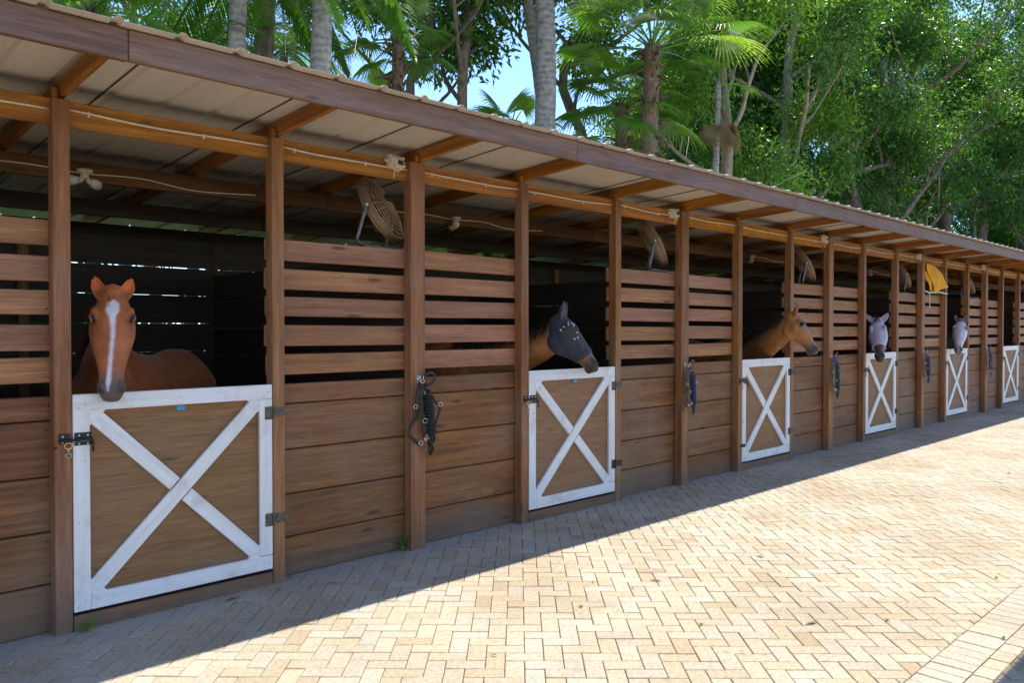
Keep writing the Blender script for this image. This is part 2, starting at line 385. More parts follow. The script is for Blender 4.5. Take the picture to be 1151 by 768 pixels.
def pavers():
    mb = MB(); V = []; Fc = []; Rn = []
    wv, gap, ch = .1, .0042, .0034
    e1 = np.array([math.sin(TH), -math.cos(TH)]); e2 = np.array([math.cos(TH), math.sin(TH)])
    e1 = np.array([math.sqrt(.5), -math.sqrt(.5)]); e2 = np.array([math.sqrt(.5), math.sqrt(.5)])
    X0, X1 = -1.5, 27.
    def brick(poly, tone=None):
        # poly: convex ccw list of 2-D points
        P = np.array(poly); n = len(P)
        if n < 3: return
        a = .5*abs(np.sum(P[:, 0]*np.roll(P[:, 1], -1)-P[:, 1]*np.roll(P[:, 0], -1)))
        if a < .0012: return
        s = np.sum(P[:, 0]*np.roll(P[:, 1], -1)-P[:, 1]*np.roll(P[:, 0], -1))
        if s < 0: P = P[::-1]
        def inset(P, d):
            out = []
            for i in range(n):
                p, q, r = P[i-1], P[i], P[(i+1) % n]
                u = q-p; u = u/(np.linalg.norm(u)+1e-9); v = r-q; v = v/(np.linalg.norm(v)+1e-9)
                nu = np.array([-u[1], u[0]]); nv = np.array([-v[1], v[0]])
                k = 1+nu@nv
                out.append(q+(nu+nv)*d/max(k, .3))
            return np.array(out)
        h = rng.normal(0, .0011); tx, ty = rng.normal(0, .006, 2); c = P.mean(0)
        A = inset(P, gap/2); B = inset(P, gap/2+ch)
        za = -.012; b = len(V)
        for q in A: V.append((q[0], q[1], za))
        for q in A: V.append((q[0], q[1], h-ch*.9+(q[0]-c[0])*tx+(q[1]-c[1])*ty))
        for q in B: V.append((q[0], q[1], h+(q[0]-c[0])*tx+(q[1]-c[1])*ty))
        for i in range(n):
            j = (i+1) % n
            Fc.append((b+i, b+j, b+n+j, b+n+i)); Fc.append((b+n+i, b+n+j, b+2*n+j, b+2*n+i))
        Fc.append(tuple(b+2*n+i for i in range(n)))
        r = rng.random() if tone is None else tone
        Rn.extend([r]*(3*n))
    def clip(P, axis, val, keep_less):
        out = []; n = len(P)
        for i in range(n):
            a, b = P[i], P[(i+1) % n]
            ia = (a[axis] <= val) if keep_less else (a[axis] >= val); ib = (b[axis] <= val) if keep_less else (b[axis] >= val)
            if ia: out.append(a)
            if ia != ib:
                t = (val-a[axis])/(b[axis]-a[axis]); out.append(a+(b-a)*t)
        return out
    def region(y0, y1, x0, x1):
        c0 = np.array([(x0+x1)/2, (y0+y1)/2])
        rad = int((x1-x0+y1-y0)/wv)+6
        for m in range(-rad, rad):
            for n in range(-rad//2, rad//2):
                for (ax, ay, bx, by) in ((0, 0, 2, 1), (2, 0, 3, 2)):
                    q = np.array([(ax, ay), (bx, ay), (bx, by), (ax, by)], float)+np.array([m+2*n, -m+2*n])
                    P = [np.array(c0)+(e1*a+e2*b)*wv for a, b in q]
                    ys = [p[1] for p in P]; xs = [p[0] for p in P]
                    if max(ys) < y0 or min(ys) > y1 or max(xs) < x0 or min(xs) > x1: continue
                    for ax_, v_, k_ in ((1, y1, True), (1, y0, False)):
                        if (k_ and max(ys) > v_) or (not k_ and min(ys) < v_): P = clip(P, ax_, v_, k_)
                        if len(P) < 3: break
                    if len(P) >= 3: brick(P)
    region(-3.50, .12, X0, X1)
    x = X0
    while x < X1:
        brick([(x, -3.70), (x+.1, -3.70), (x+.1, -3.50), (x, -3.50)], .72+.25*rng.random()); x += .1
    x = X0
    while x < X1:
        brick([(x, -3.80), (x+.14, -3.80), (x+.14, -3.70), (x, -3.70)]); x += .14
    region(-5.6, -3.80, X0, X1*.5)
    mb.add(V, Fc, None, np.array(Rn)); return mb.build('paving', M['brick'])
pv = pavers(); tag(pv, kind='structure')

# ================================================================== STABLE
X0 = .26576*D; PER = .74267*D; O1 = .2660*D; O2 = .4985*D
NB = range(-1, 7)
ZS = 3.105; SL = .0655
def zroof(y): return ZS-SL*y
stable = empty('stable', (0, 0, 0))
tag(stable, 'long brown wooden stable with white crossed half doors and a beige metal roof', 'stable')
posts = []      # (x_left, width, kind)
for i in NB:
    b = X0+i*PER
    if i >= 0: posts += [(b, .088, 'jamb')]
    else: posts += [(b, .088, 'jamb')]
    posts += [(b+O1, .088, 'jamb'), (b+O2, .138, 'mid')]
XL = X0-PER-.9; XR = posts[-1][0]+1.4
for x, wd, kd in posts:
    m = MB(); top = 2.975 + (0 if kd == 'jamb' else .004)
    y0 = -.002*random.random() if kd == 'jamb' else -.004
    lean = random.uniform(-.004, .004)
    board(m, (x+wd/2, y0+.045, -.02), (x+wd/2+lean, y0+.045, top), wd, .09, up=(1, 0, 0), bev=.005)
    m.build('post', M['post'], stable)
# front beam and rear beams
def beam_run(y, z, h, t, mat, name='beam'):
    xs = [p[0]+p[1]/2 for p in posts if p[2] == 'mid']; xs = [XL]+xs+[XR]
    for a, b in zip(xs[:-1], xs[1:]):
        if b-a < .1: continue
        m = MB(); board(m, (a+.002, y, z), (b-.002, y, z), h, t, up=(0, 0, 1)); m.build(name, mat, stable)
beam_run(.066, 2.908, .145, .038, M['beam'])
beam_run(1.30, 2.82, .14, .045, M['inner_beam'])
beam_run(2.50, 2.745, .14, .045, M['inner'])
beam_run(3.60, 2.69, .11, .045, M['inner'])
# rafters over each post, carried out to the fascia and back to the rear wall
for x, wd, kd in posts+[(XL+.02, .045, 'e')]:
    m = MB(); xc = x+wd-.022 if kd != 'e' else x
    ya, yb = -.802, 4.05; zc = -.125/2+.062
    board(m, (xc, ya, zroof(ya)-.048-.012), (xc, yb, zroof(yb)-.048-.012), .092, .042, up=(0, 0, 1)); m.build('rafter', M['rafter'], stable)
    if kd != 'e':
        m = MB(); box(m, (xc-.045, .03, 3.005), (.03, .04, .06), bev=.003); m.build('rafter_block', M['rafter'], stable)
# fascia boards end to end
fx = [XL-.12, .52, 2.02-.0, 5.35, 8.9, 12.4, 15.1, 18.2, 21.5, XR+.1]
fx = [XL-.12, .30, 1.42, 4.72, 8.32, 11.9, 15.2, 18.6, 22.2, XR+.1]
for a, b in zip(fx[:-1], fx[1:]):
    m = MB(); dz = random.uniform(-.005, .005)
    board(m, (a+.002, -.825, 3.070+dz), (b-.002, -.825, 3.072+dz), .148, .04, up=(0, 0, 1)); m.build('fascia', M['fascia'], stable)
# ribbed roof sheets
def roof_sheet(x0, x1, ya, yb, zf, name, parent, mat):
    m = MB(); xs = []; zs = []; x = x0; p = .305
    prof = [(0, 0), (.016, .017), (.038, .017), (.056, 0), (.176, 0), (.179, .002), (.183, .002), (.186, 0)]
    while x < x1:
        for dx, dz in prof: xs.append(x+dx); zs.append(dz)
        x += p
    xs = np.array(xs); zs = np.array(zs); n = len(xs)
    V = []; ys = (ya, ya, yb, yb)
    for y, dz in ((ya, .0), (yb, .0), (yb, .0014), (ya, .0014)):
        for a, b in zip(xs, zs): V.append((a, y, zf(y)+b+dz))
    Fc = []
    for i in range(n-1):
        for r in range(4): 
            r2 = (r+1) % 4; Fc.append((r*n+i, r*n+i+1, r2*n+i+1, r2*n+i)[::-1])
    Fc.append((0, n, 2*n, 3*n)); Fc.append((n-1, 2*n-1, 3*n-1, 4*n-1)[::-1])
    m.add(V, Fc); return m.build(name, mat, parent), xs
zsheet = lambda y: zroof(y)-.010
# the sheets butt in panels 0.915 m wide with a lap seam
rs, _ = roof_sheet(1.357-.305*18-.028, XR+.3, -.905, 4.25, lambda y: zsheet(y)+0.004, 'roof_sheet', stable, M['sheet'])
m = MB(); x = 1.357-.305*18+.26
while x < XR:   # lap flashing strips seen from below as dark seams
    board(m, (x, -.80, zsheet(-.80)-.0005), (x, 4.2, zsheet(4.2)-.0005), .005, .010, up=(0, 0, 1), bev=.001); x += .915
m.build('lap_seam', M['rust'], stable)
m = MB(); x = 1.357-.305*18
while x < XR+.2:
    ellipsoid(m, (x, -.86, zsheet(-.86)+.024), (.007, .007, .005), nu=8, nv=5); cyl(m, (x, -.86, zsheet(-.86)+.018), (x, -.86, zsheet(-.86)+.024), .012, 10); x += .305
m.build('roof_screws', M['sheet'], stable)

# slatted upper / solid lower front panels
SLZ = [(1.395, 1.536), (1.588, 1.732), (1.787, 1.923), (1.975, 2.116), (2.17, 2.312)]
PLZ = [(0.0, .268), (.272, .562), (.566, .872), (.876, 1.186), (1.190, 1.326)]
def panel(xa, xb):
    m = MB()
    for a, b in SLZ:
        j = random.uniform(-.006, .006); t1, t2 = random.uniform(-.005, .005), random.uniform(-.005, .005)
        board(m, (xa+random.uniform(0, .012), .109, (a+b)/2+j+t1), (xb-random.uniform(0, .008), .109, (a+b)/2+j+t2), b-a, .036)
    for a, b in SLZ:
        for xx in (xa+.05, (xa+xb)/2 if random.random() < .4 else xa+.06, xb-.09):
            for q_ in (.03, .11): cyl(m, (xx+random.uniform(-.01, .01), .0895, a+q_), (xx, .095, a+q_), .0045, 7, mat=1)
    m.build('slat_panel', [M['slat'], M['rust']], stable)
    m = MB()
    for a, b in PLZ:
        board(m, (xa+.012, .110+random.uniform(0, .003), (a+b)/2), (xb-.006, .110+random.uniform(0, .003), (a+b)/2), b-a-.003, .038, bev=.006)
    for a, b in PLZ:
        for xx in (xa+.06, xb-.10):
            for q_ in (.05, b-a-.05): cyl(m, (xx+random.uniform(-.012, .012), .0885, a+q_), (xx, .096, a+q_), .005, 7, mat=1)
    m.build('plank_panel', [M['plank'], M['rust']], stable)
mids = [p for p in posts if p[2] == 'mid']
for k, i in enumerate(NB):
    b = X0+i*PER; xm = b+O2+.069
    if i > -1: pass
    panel(b+O1+.0 if True else 0, xm-.001)
    nx = X0+(i+1)*PER
    panel(xm+.001, nx+.088 if i < 6 else XR)
panel(XL, X0-PER+.088)

# doors -------------------------------------------------------------
def make_door(x, idx):
    """stall door; x = clear opening left edge"""
    dr = empty('stall_door', (x, 0, 0), parent=stable)
    wd = O1-.088-.012; z0, z1 = .105, 1.335
    m = MB(); box(m, (wd/2, .034, (z0+z1)/2), (wd-.03, .014, z1-z0-.03), bev=.002, long=0); m.build('door_panel', M['ply'], dr)
    f = MB(); sw = .088; yc, t = .013, .026
    tilt = .0
    box(f, (sw/2, yc, (z0+z1-.09)/2), (sw, t, z1-z0-.092), bev=.003)                 # latch stile
    box(f, (wd-sw/2, yc, (z0+z1)/2), (sw, t, z1-z0-.196), bev=.003)                   # hinge stile
    box(f, (wd/2, yc, z1-.0485), (wd, t, .095), bev=.003)                              # top rail
    box(f, (wd/2+sw/2+.0005, yc, z0+.047), (wd-sw-.001, t, .094), bev=.003)            # bottom rail
    for (sx, sz) in ((.02, .03), (.06, .06), (.03, 1.15), (.065, 1.17), (wd-.03, .04), (wd-.065, .06), (wd-.03, 1.18), (wd-.06, 1.15), (wd*.5, 1.18), (.03, .5), (wd-.04, .7), (.06, .85)):
        cyl(f, (sx, yc-t/2-.0015, z0+sz), (sx, yc-t/2+.002, z0+sz), .0032, 7, mat=1)
    f.build('door_frame', [M['paint'], M['rust']], dr)
    br = MB()
    a = np.array([sw+.015, z0+.115]); b_ = np.array([wd-sw-.015, z1-.115]); c = np.array([sw+.015, z1-.115]); e = np.array([wd-sw-.015, z0+.115])
    def brace(p, q, y=.0145, w=.088, cutp=.0, cutq=.0, mb=br):
        # plank with its two ends cut to the corner: hexagonal outline
        p3 = np.array([p[0], y, p[1]]); q3 = np.array([q[0], y, q[1]])
        board(mb, p3, q3, w, .0235, up=(0, 0, 1), bev=.003)
    brace(a, b_)
    mid = (a+b_)/2; dv = (e-c)/np.linalg.norm(e-c)
    ang = math.atan2((b_-a)[1], (b_-a)[0])*2; off = .044/math.sin(min(ang, math.pi-ang))+.046/math.tan(min(ang, math.pi-ang)) if abs(math.tan(ang)) > .05 else .046
    off = .052
    brace(c, mid-dv*off, y=.0165); brace(mid+dv*off, e, y=.0165)
    # little corner fillets that run the braces into the frame corners
    for (cx, cz, s1, s2) in ((sw, z0+.094, 1, 1), (wd-sw, z1-.096, -1, -1), (sw, z1-.096, 1, -1), (wd-sw, z0+.094, -1, 1)):
        V = []; L = .085
        for y in (.0038, .0262):
            for (px, pz) in ((0, 0), (L, 0), (0, L)): V.append((cx+s1*px, y, cz+s2*pz))
        br.add(V, [(0, 1, 2), (3, 5, 4), (0, 3, 4, 1), (1, 4, 5, 2), (2, 5, 3, 0)])
    br.build('cross_brace', M['paint'], dr)
    m = MB(); box(m, (wd*.5+.01, -.0008 if idx % 2 else .0262, z1-.118), (.05, .003, .028), bev=.0005); m.build('tape', M['tape'], dr)
    # hinges
    for hz in (z0+.33 if idx == 0 else z0+.27, z1-.19):
        h = MB(); mt = M['rust'] if idx < 1 or random.random() < .5 else M['iron']
        box(h, (wd-.028, -.002, hz), (.05, .005, .085), bev=.001)
        cyl(h, (wd+.004, -.006, hz-.045), (wd+.004, -.006, hz+.045), .007, 10)
        pts = [(wd+.01, -.003, hz-.03), (wd+.10, -.006, hz-.022), (wd+.10, -.006, hz+.022), (wd+.01, -.003, hz+.03)]
        box(h, (wd+.056, -.006, hz+.004), (.088, .005, .058), bev=.001)
        for sx, sz in ((wd-.04, .025), (wd-.02, -.025), (wd+.035, .012), (wd+.075, -.01)):
            ellipsoid(h, (sx, -.010 if sx > wd else -.0055, hz+sz), (.0055, .003, .0055), nu=8, nv=5)
        h.build('hinge', mt, dr)
    # sliding bolt latch with a hanging snap
    lz = z1-.255
    h = MB()
    box(h, (.052, -.003, lz+.022), (.09, .005, .034), bev=.001); box(h, (.052, -.003, lz-.022), (.09, .005, .022), bev=.001)
    box(h, (-.045, -.008, lz+.01), (.058, .005, .055), bev=.001)
    cyl(h, (-.07, -.014, lz), (.098, -.014, lz), .0075, 10)
    ringtube(h, [(.095, -.014, lz), (.10, -.016, lz-.02), (.10, -.017, lz-.075)], .0065, 8)
    cyl(h, (-.09, -.006, lz-.035), (-.09, .0, lz-.035), .008, 8)
    for sx, sz in ((.03, .024), (.075, .024), (.03, -.023), (.075, -.023), (-.055, .024), (-.055, -.008)):
        ellipsoid(h, (sx, -.012 if sx < 0 else -.0065, lz+sz), (.006, .003, .006), nu=8, nv=5, mat=1)
    h.build('latch', [M['iron'], M['steel']], dr)
    s = MB()
    ringtube(s, circle_pts((-.03, -.020, lz-.028), (0, 1, 0), .017, 14, .020), .0042, 6, closed=True)
    cyl(s, (-.03, -.02, lz-.046), (-.03, -.02, lz-.064), .005, 8)
    ringtube(s, circle_pts((-.03, -.020, lz-.082), (0, 1, 0), .011, 12, .016), .0036, 6, closed=True, mat=1)
    s.build('snap', [M['brass'], M['steel']], dr)
    if idx == 2:
        s = MB(); box(s, (.02, -.006, z0+.2), (.07, .006, .04), bev=.001); cyl(s, (-.06, -.012, z0+.2), (.06, -.012, z0+.2), .006, 8); s.build('latch', M['iron'], dr)
    return dr
for k, i in enumerate(range(0, 7)):
    x = X0+i*PER+.088+.006
    make_door(x, i)
    m = MB(); board(m, (x-.002, .022, .040), (x+O1-.088-.010, .022, .036), .092, .04); m.build('sill', M['plank'], stable)
# inner walls: partitions at the middle posts, rear wall with gaps
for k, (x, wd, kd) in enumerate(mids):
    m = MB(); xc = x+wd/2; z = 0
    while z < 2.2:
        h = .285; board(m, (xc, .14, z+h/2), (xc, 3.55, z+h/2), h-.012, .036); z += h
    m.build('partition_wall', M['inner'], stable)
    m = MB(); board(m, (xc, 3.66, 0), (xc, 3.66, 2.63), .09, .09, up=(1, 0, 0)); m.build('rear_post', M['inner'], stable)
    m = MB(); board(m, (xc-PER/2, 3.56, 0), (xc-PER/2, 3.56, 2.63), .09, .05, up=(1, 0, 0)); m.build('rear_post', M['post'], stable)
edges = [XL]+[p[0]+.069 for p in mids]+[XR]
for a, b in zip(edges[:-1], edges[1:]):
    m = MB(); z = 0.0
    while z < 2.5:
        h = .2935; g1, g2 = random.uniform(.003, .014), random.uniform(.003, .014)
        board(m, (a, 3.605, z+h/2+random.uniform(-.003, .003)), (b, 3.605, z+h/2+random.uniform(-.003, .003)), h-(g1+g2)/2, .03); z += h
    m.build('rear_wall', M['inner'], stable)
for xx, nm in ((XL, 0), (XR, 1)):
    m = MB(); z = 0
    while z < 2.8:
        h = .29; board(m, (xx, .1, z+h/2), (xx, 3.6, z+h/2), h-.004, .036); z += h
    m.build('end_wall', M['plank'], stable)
m = MB(); m.add([(XL, .12, .004), (XR, .12, .004), (XR, 3.6, .004), (XL, 3.6, .004)], [(0, 1, 2, 3)]); tag(m.build('stall_floor', M['soil']), kind='structure')

# ------------------------------------------------------------------ conduit, junction boxes
ord_words = ['first', 'second', 'third', 'fourth', 'fifth', 'sixth', 'seventh']
cb = MB(); xs = np.arange(XL+.1, XR-.1, .25)
pts = [(x, .040, 2.925+.006*math.sin(x*1.7)+.004*math.sin(x*4.1)) for x in xs]
jam = [p for p in posts]
segs = []; cur = []
for x, y, z in pts:
    if any(p[0]-.01 < x < p[0]+p[1]+.01 for p in posts): continue
    cur.append((x, y, z))
# run between neighbouring posts
pe = sorted([(p[0], p[0]+p[1]) for p in posts]); gaps = [(XL, pe[0][0])]+[(pe[i][1], pe[i+1][0]) for i in range(len(pe)-1)]+[(pe[-1][1], XR)]
for a, b in gaps:
    s0, s1 = random.uniform(-.012, .012), random.uniform(-.012, .012)
    P = [(a+(b-a)*t, .040, 2.925+s0*(1-t)+s1*t-.012*math.sin(math.pi*t)+.003*math.sin(9*t+a)) for t in np.linspace(0, 1, 12)]
    ringtube(cb, P, .0065, 7)
    for t in (.18, .72):
        q = P[int(t*11)]; box(cb, (q[0], .037, q[2]-.006), (.012, .014, .032), bev=.002)
cb.smooth = True
tag(cb.build('cable', M['cable']), 'thin off-white cable clipped along the front beam above the stall openings', 'cable')
def jbox():
    t = empty('junction_box')
    m = MB(); box(m, (0, 0, 0), (.125, .055, .085), bev=.008); box(m, (0, .0, .047), (.14, .06, .012), bev=.003); glm = m
    m = MB(); box(m, (.012, -.034, .0), (.085, .018, .07), bev=.005); m.build('cover', M['pvc'], t)
    m = MB(); box(m, (.022, -.044, .006), (.045, .006, .034), bev=.002); m.build('socket', M['dark'], t)
    m = glm; box(m, (-.045, -.032, .01), (.022, .022, .05), bev=.004); cyl(m, (.062, 0, -.005), (.095, 0, -.005), .011, 8); cyl(m, (-.062, 0, .01), (-.09, 0, .01), .011, 8); m.build('box', M['pvc'], t)
    m = MB(); ringtube(m, spline([(-.01, -.03, -.04), (-.03, -.045, -.06), (-.022, -.03, -.085), (-.028, -.03, -.115)], 10), .004, 6); ringtube(m, spline([(.02, -.03, -.04), (-.0, -.05, -.07), (-.03, -.04, -.05)], 8), .004, 6); m.build('loose_wire', M['cable'], t)
    return t
def copy_tree(o, parent=None):
    c = o.copy(); col.objects.link(c); c.parent = parent
    for ch in [x for x in o.children]: copy_tree(ch, c)
    return c
jb0 = jbox()
where = ['above the nearest round fan', 'over the navy rope halter, right of the hooded horse', 'just past the bay horse with the black mane', 'next to the yellow cloth', 'fifth along the beam, past the pale grey horse']
for k in range(5):
    o = jb0 if k == 0 else copy_tree(jb0)
    o.location = (X0+O2+k*PER-.135, .016, 2.945-.012*(k % 2)); o.rotation_euler = (0, R([3, -5, 6, -3, 4][k]), 0)
    tag(o, 'off-white electrical box on the beam, '+where[k], 'junction box', 'electrical boxes along the front beam')

# ------------------------------------------------------------------ drum fans
def make_fan():
    t = empty('drum_fan')
    # axis along local +x (front), drum radius .29
    r, th = .285, .065
    m = MB(); m.smooth = True
    prof = [(-th/2, r-.02), (-th/2+.02, r), (0, r-.008), (th/2-.02, r), (th/2, r-.012), (th/2, r-.022), (0, r-.02), (-th/2+.01, r-.03)]
    n = 40; V = [(a, b*math.cos(2*math.pi*k/n), b*math.sin(2*math.pi*k/n)) for k in range(n) for a, b in prof]; q = len(prof)
    Fc = [(k*q+j, k*q+(j+1) % q, ((k+1) % n)*q+(j+1) % q, ((k+1) % n)*q+j) for k in range(n) for j in range(q)]
    m.add(V, Fc); m.build('housing', M['fan_tan'], t)
    def grille(sgn, bulge, name, rings, spokes):
        m = MB(); m.smooth = True
        for j in range(1, rings+1):
            rr = (r-.01)*j/rings; xx = sgn*(th/2+bulge*(1-(j/rings)**2.2))
            ringtube(m, [(xx, rr*math.cos(a), rr*math.sin(a)) for a in np.linspace(0, 2*math.pi, 36, endpoint=False)], .0036, 4, closed=True)
        for k in range(spokes):
            a = 2*math.pi*k/spokes
            ringtube(m, [(sgn*(th/2+bulge*(1-(s)**2.2)), (r-.01)*s*math.cos(a), (r-.01)*s*math.sin(a)) for s in (.05, .3, .6, .85, 1)], .0024, 4)
        ellipsoid(m, (sgn*(th/2+bulge), 0, 0), (.012, .05, .05), nu=14, nv=8)
        m.build(name, M['fan_wire'], t)
    grille(1, .055, 'front_grille', 9, 22); grille(-1, .055, 'rear_grille', 9, 24)
    m = MB(); m.smooth = True; cyl(m, (-th/2-.03, 0, 0), (.02, 0, 0), .07, 18); ellipsoid(m, (-th/2-.03, 0, 0), (.03, .07, .07)); box(m, (-th/2-.03, 0, .05), (.09, .11, .06), bev=.01); m.build('motor', M['dark'], t)
    m = MB()
    for k in range(4):
        a = math.pi/2*k+.4; u = np.array([0, math.cos(a), math.sin(a)]); v = np.array([0, -math.sin(a), math.cos(a)]); V = []
        for s, wdt in ((.05, .05), (.14, .10), (.23, .12)):
            for e in (-1, 1): V.append(u*s+v*e*wdt*.8+np.array([e*.035+.04, 0, 0]))
        m.add(V, [(0, 1, 3, 2), (2, 3, 5, 4)])
    m.build('blade', M['grey_steel'], t)
    # yoke in the world-upright frame, added by caller
    return t
axis = np.array([-.50, .72, -.47]); axis /= np.linalg.norm(axis)
fan0 = make_fan()
a_, b_, c_ = frame(axis, (0, 0, 1)); c2 = np.cross(a_, b_)
Mr = Matrix([[a_[k], c_[k], b_[k]] for k in range(3)])
if Mr.determinant() < 0: Mr = Matrix([[a_[k], -c_[k], b_[k]] for k in range(3)])
fanrot = Mr.to_euler()
fp = onY(428, 236, .36)
# yoke: pivots at local +-y of the drum, feet on the top slat. built in drum space via inverse transform
Minv = np.array(Mr.inverted())
def tol(p): return Minv@np.array(p)
m = MB()
pv1 = np.array(Mr)@np.array([0, .305, 0]); pv2 = -pv1
if pv1[1] > pv2[1]: pv1, pv2 = pv2, pv1
foot = 2.335-fp[2]
for pvp in (pv1, pv2):
    pts = spline([pvp, (pvp[0]-.07, pvp[1], foot+.10), (pvp[0]-.075, pvp[1]*.9, foot+.03), (pvp[0]-.01, pvp[1]*.8, foot)], 14)
    ringtube(m, [tol(p) for p in pts], .013, 8, flat=.6)
ringtube(m, [tol(p) for p in [(pv1[0]-.01, pv1[1]*.8, foot), (.12, pv1[1]*.75, foot-.005), (.33, pv1[1]*.7, foot-.012)]], .013, 8, flat=.6)
ringtube(m, [tol(p) for p in [(pv2[0]-.01, pv2[1]*.8, foot), (.12, pv2[1]*.75, foot-.005), (.33, pv2[1]*.7, foot-.012)]], .013, 8, flat=.6)
ringtube(m, [tol(p) for p in [(.02, pv1[1]*.8, foot-.004), (.02, pv2[1]*.8, foot-.004)]], .012, 8)
for pvp in (pv1, pv2): ellipsoid(m, tol(pvp*1.02), (.018, .018, .018), mat=1)
m.smooth = True; m.build('bracket', [M['grey_steel'], M['steel']], fan0)
fw = ['nearest', 'second', 'third', 'fourth', 'fifth']
for k in range(5):
    o = fan0 if k == 0 else copy_tree(fan0)
    o.location = (fp[0]+k*PER, fp[1], fp[2]+[0, .01, -.02, 0, .02][k])
    e = fanrot.copy()
    o.rotation_euler = (Matrix.Rotation(R([0, 4, -3, 5, -6][k]), 3, 'Z')@Mr).to_euler()
    tag(o, ['dusty tan drum fan above the slats, above left of the black halter', 'tan drum fan seen nearly edge-on above the slats left of the navy halter post', 'tan drum fan above the slats right of the bay horse with the black mane',
            'dusty drum fan above the slats just left of the yellow cloth', 'round tan fan above the slats right of the pale grey horse'][k], 'fan', 'drum fans above the slatted panels')

# ------------------------------------------------------------------ ceiling lamps
def lamp():
    t = empty('ceiling_lamp')
    m = MB(); m.smooth = True; cyl(m, (0, 0, 0), (0, 0, .035), .075, 20); cyl(m, (0, 0, -.05), (0, 0, 0), .04, 16); m.build('base', M['pvc'], t)
    m = MB(); m.smooth = True
    for s in (-1, 1):
        ringtube(m, [(s*.02, 0, -.05), (s*.05, 0, -.075), (s*.06, 0, -.08)], [.026, .028, .028], 12); ringtube(m, [(s*.055, 0, -.072), (s*.12, .02, -.085), (s*.17, .03, -.09)], [.030, .050, .054], 14)
    m.build('lamp_head', M['pvc'], t)
    return t
l0 = lamp(); lp = onY(95, 190, 1.28)
for k, (px, py) in enumerate([(95, 190), (512, 243), (845, 288), (976, 304)]):
    o = l0 if k == 0 else copy_tree(l0)
    p = onY(px, py, 1.24)
    o.scale = (.72,)*3; o.location = (p[0], 1.24, 2.80); o.rotation_euler = (0, 0, R([20, 60, 35, 50][k]))
    tag(o, ['off-white twin lamp under the nearest stall roof, above the chestnut horse', 'off-white twin lamp under the roof right of the nearest round fan', 'small pale lamp under the roof above the bay horse with the black mane', 'small pale lamp under the roof above the horse in the lilac mask'][k], 'lamp', 'lamps under the stable roof')
    wmb = MB(); x = p[0]
    ringtube(wmb, spline([(x+.02, 1.26, 2.80), (x+.4, 1.265, 2.815), (x+.8, 1.27, 2.775), (x+1.3, 1.27, 2.80)], 14), .005, 6)
    if k < 2: ringtube(wmb, spline([(x-.02, 1.26, 2.80), (x-.4, 1.265, 2.82), (x-.9, 1.27, 2.80)], 10), .005, 6)
    wmb.build('lamp_wire', M['cable'], o).matrix_parent_inverse = (Matrix.Translation(o.location)@Euler(o.rotation_euler).to_matrix().to_4x4()@Matrix.Diagonal((.72, .72, .72, 1))).inverted()

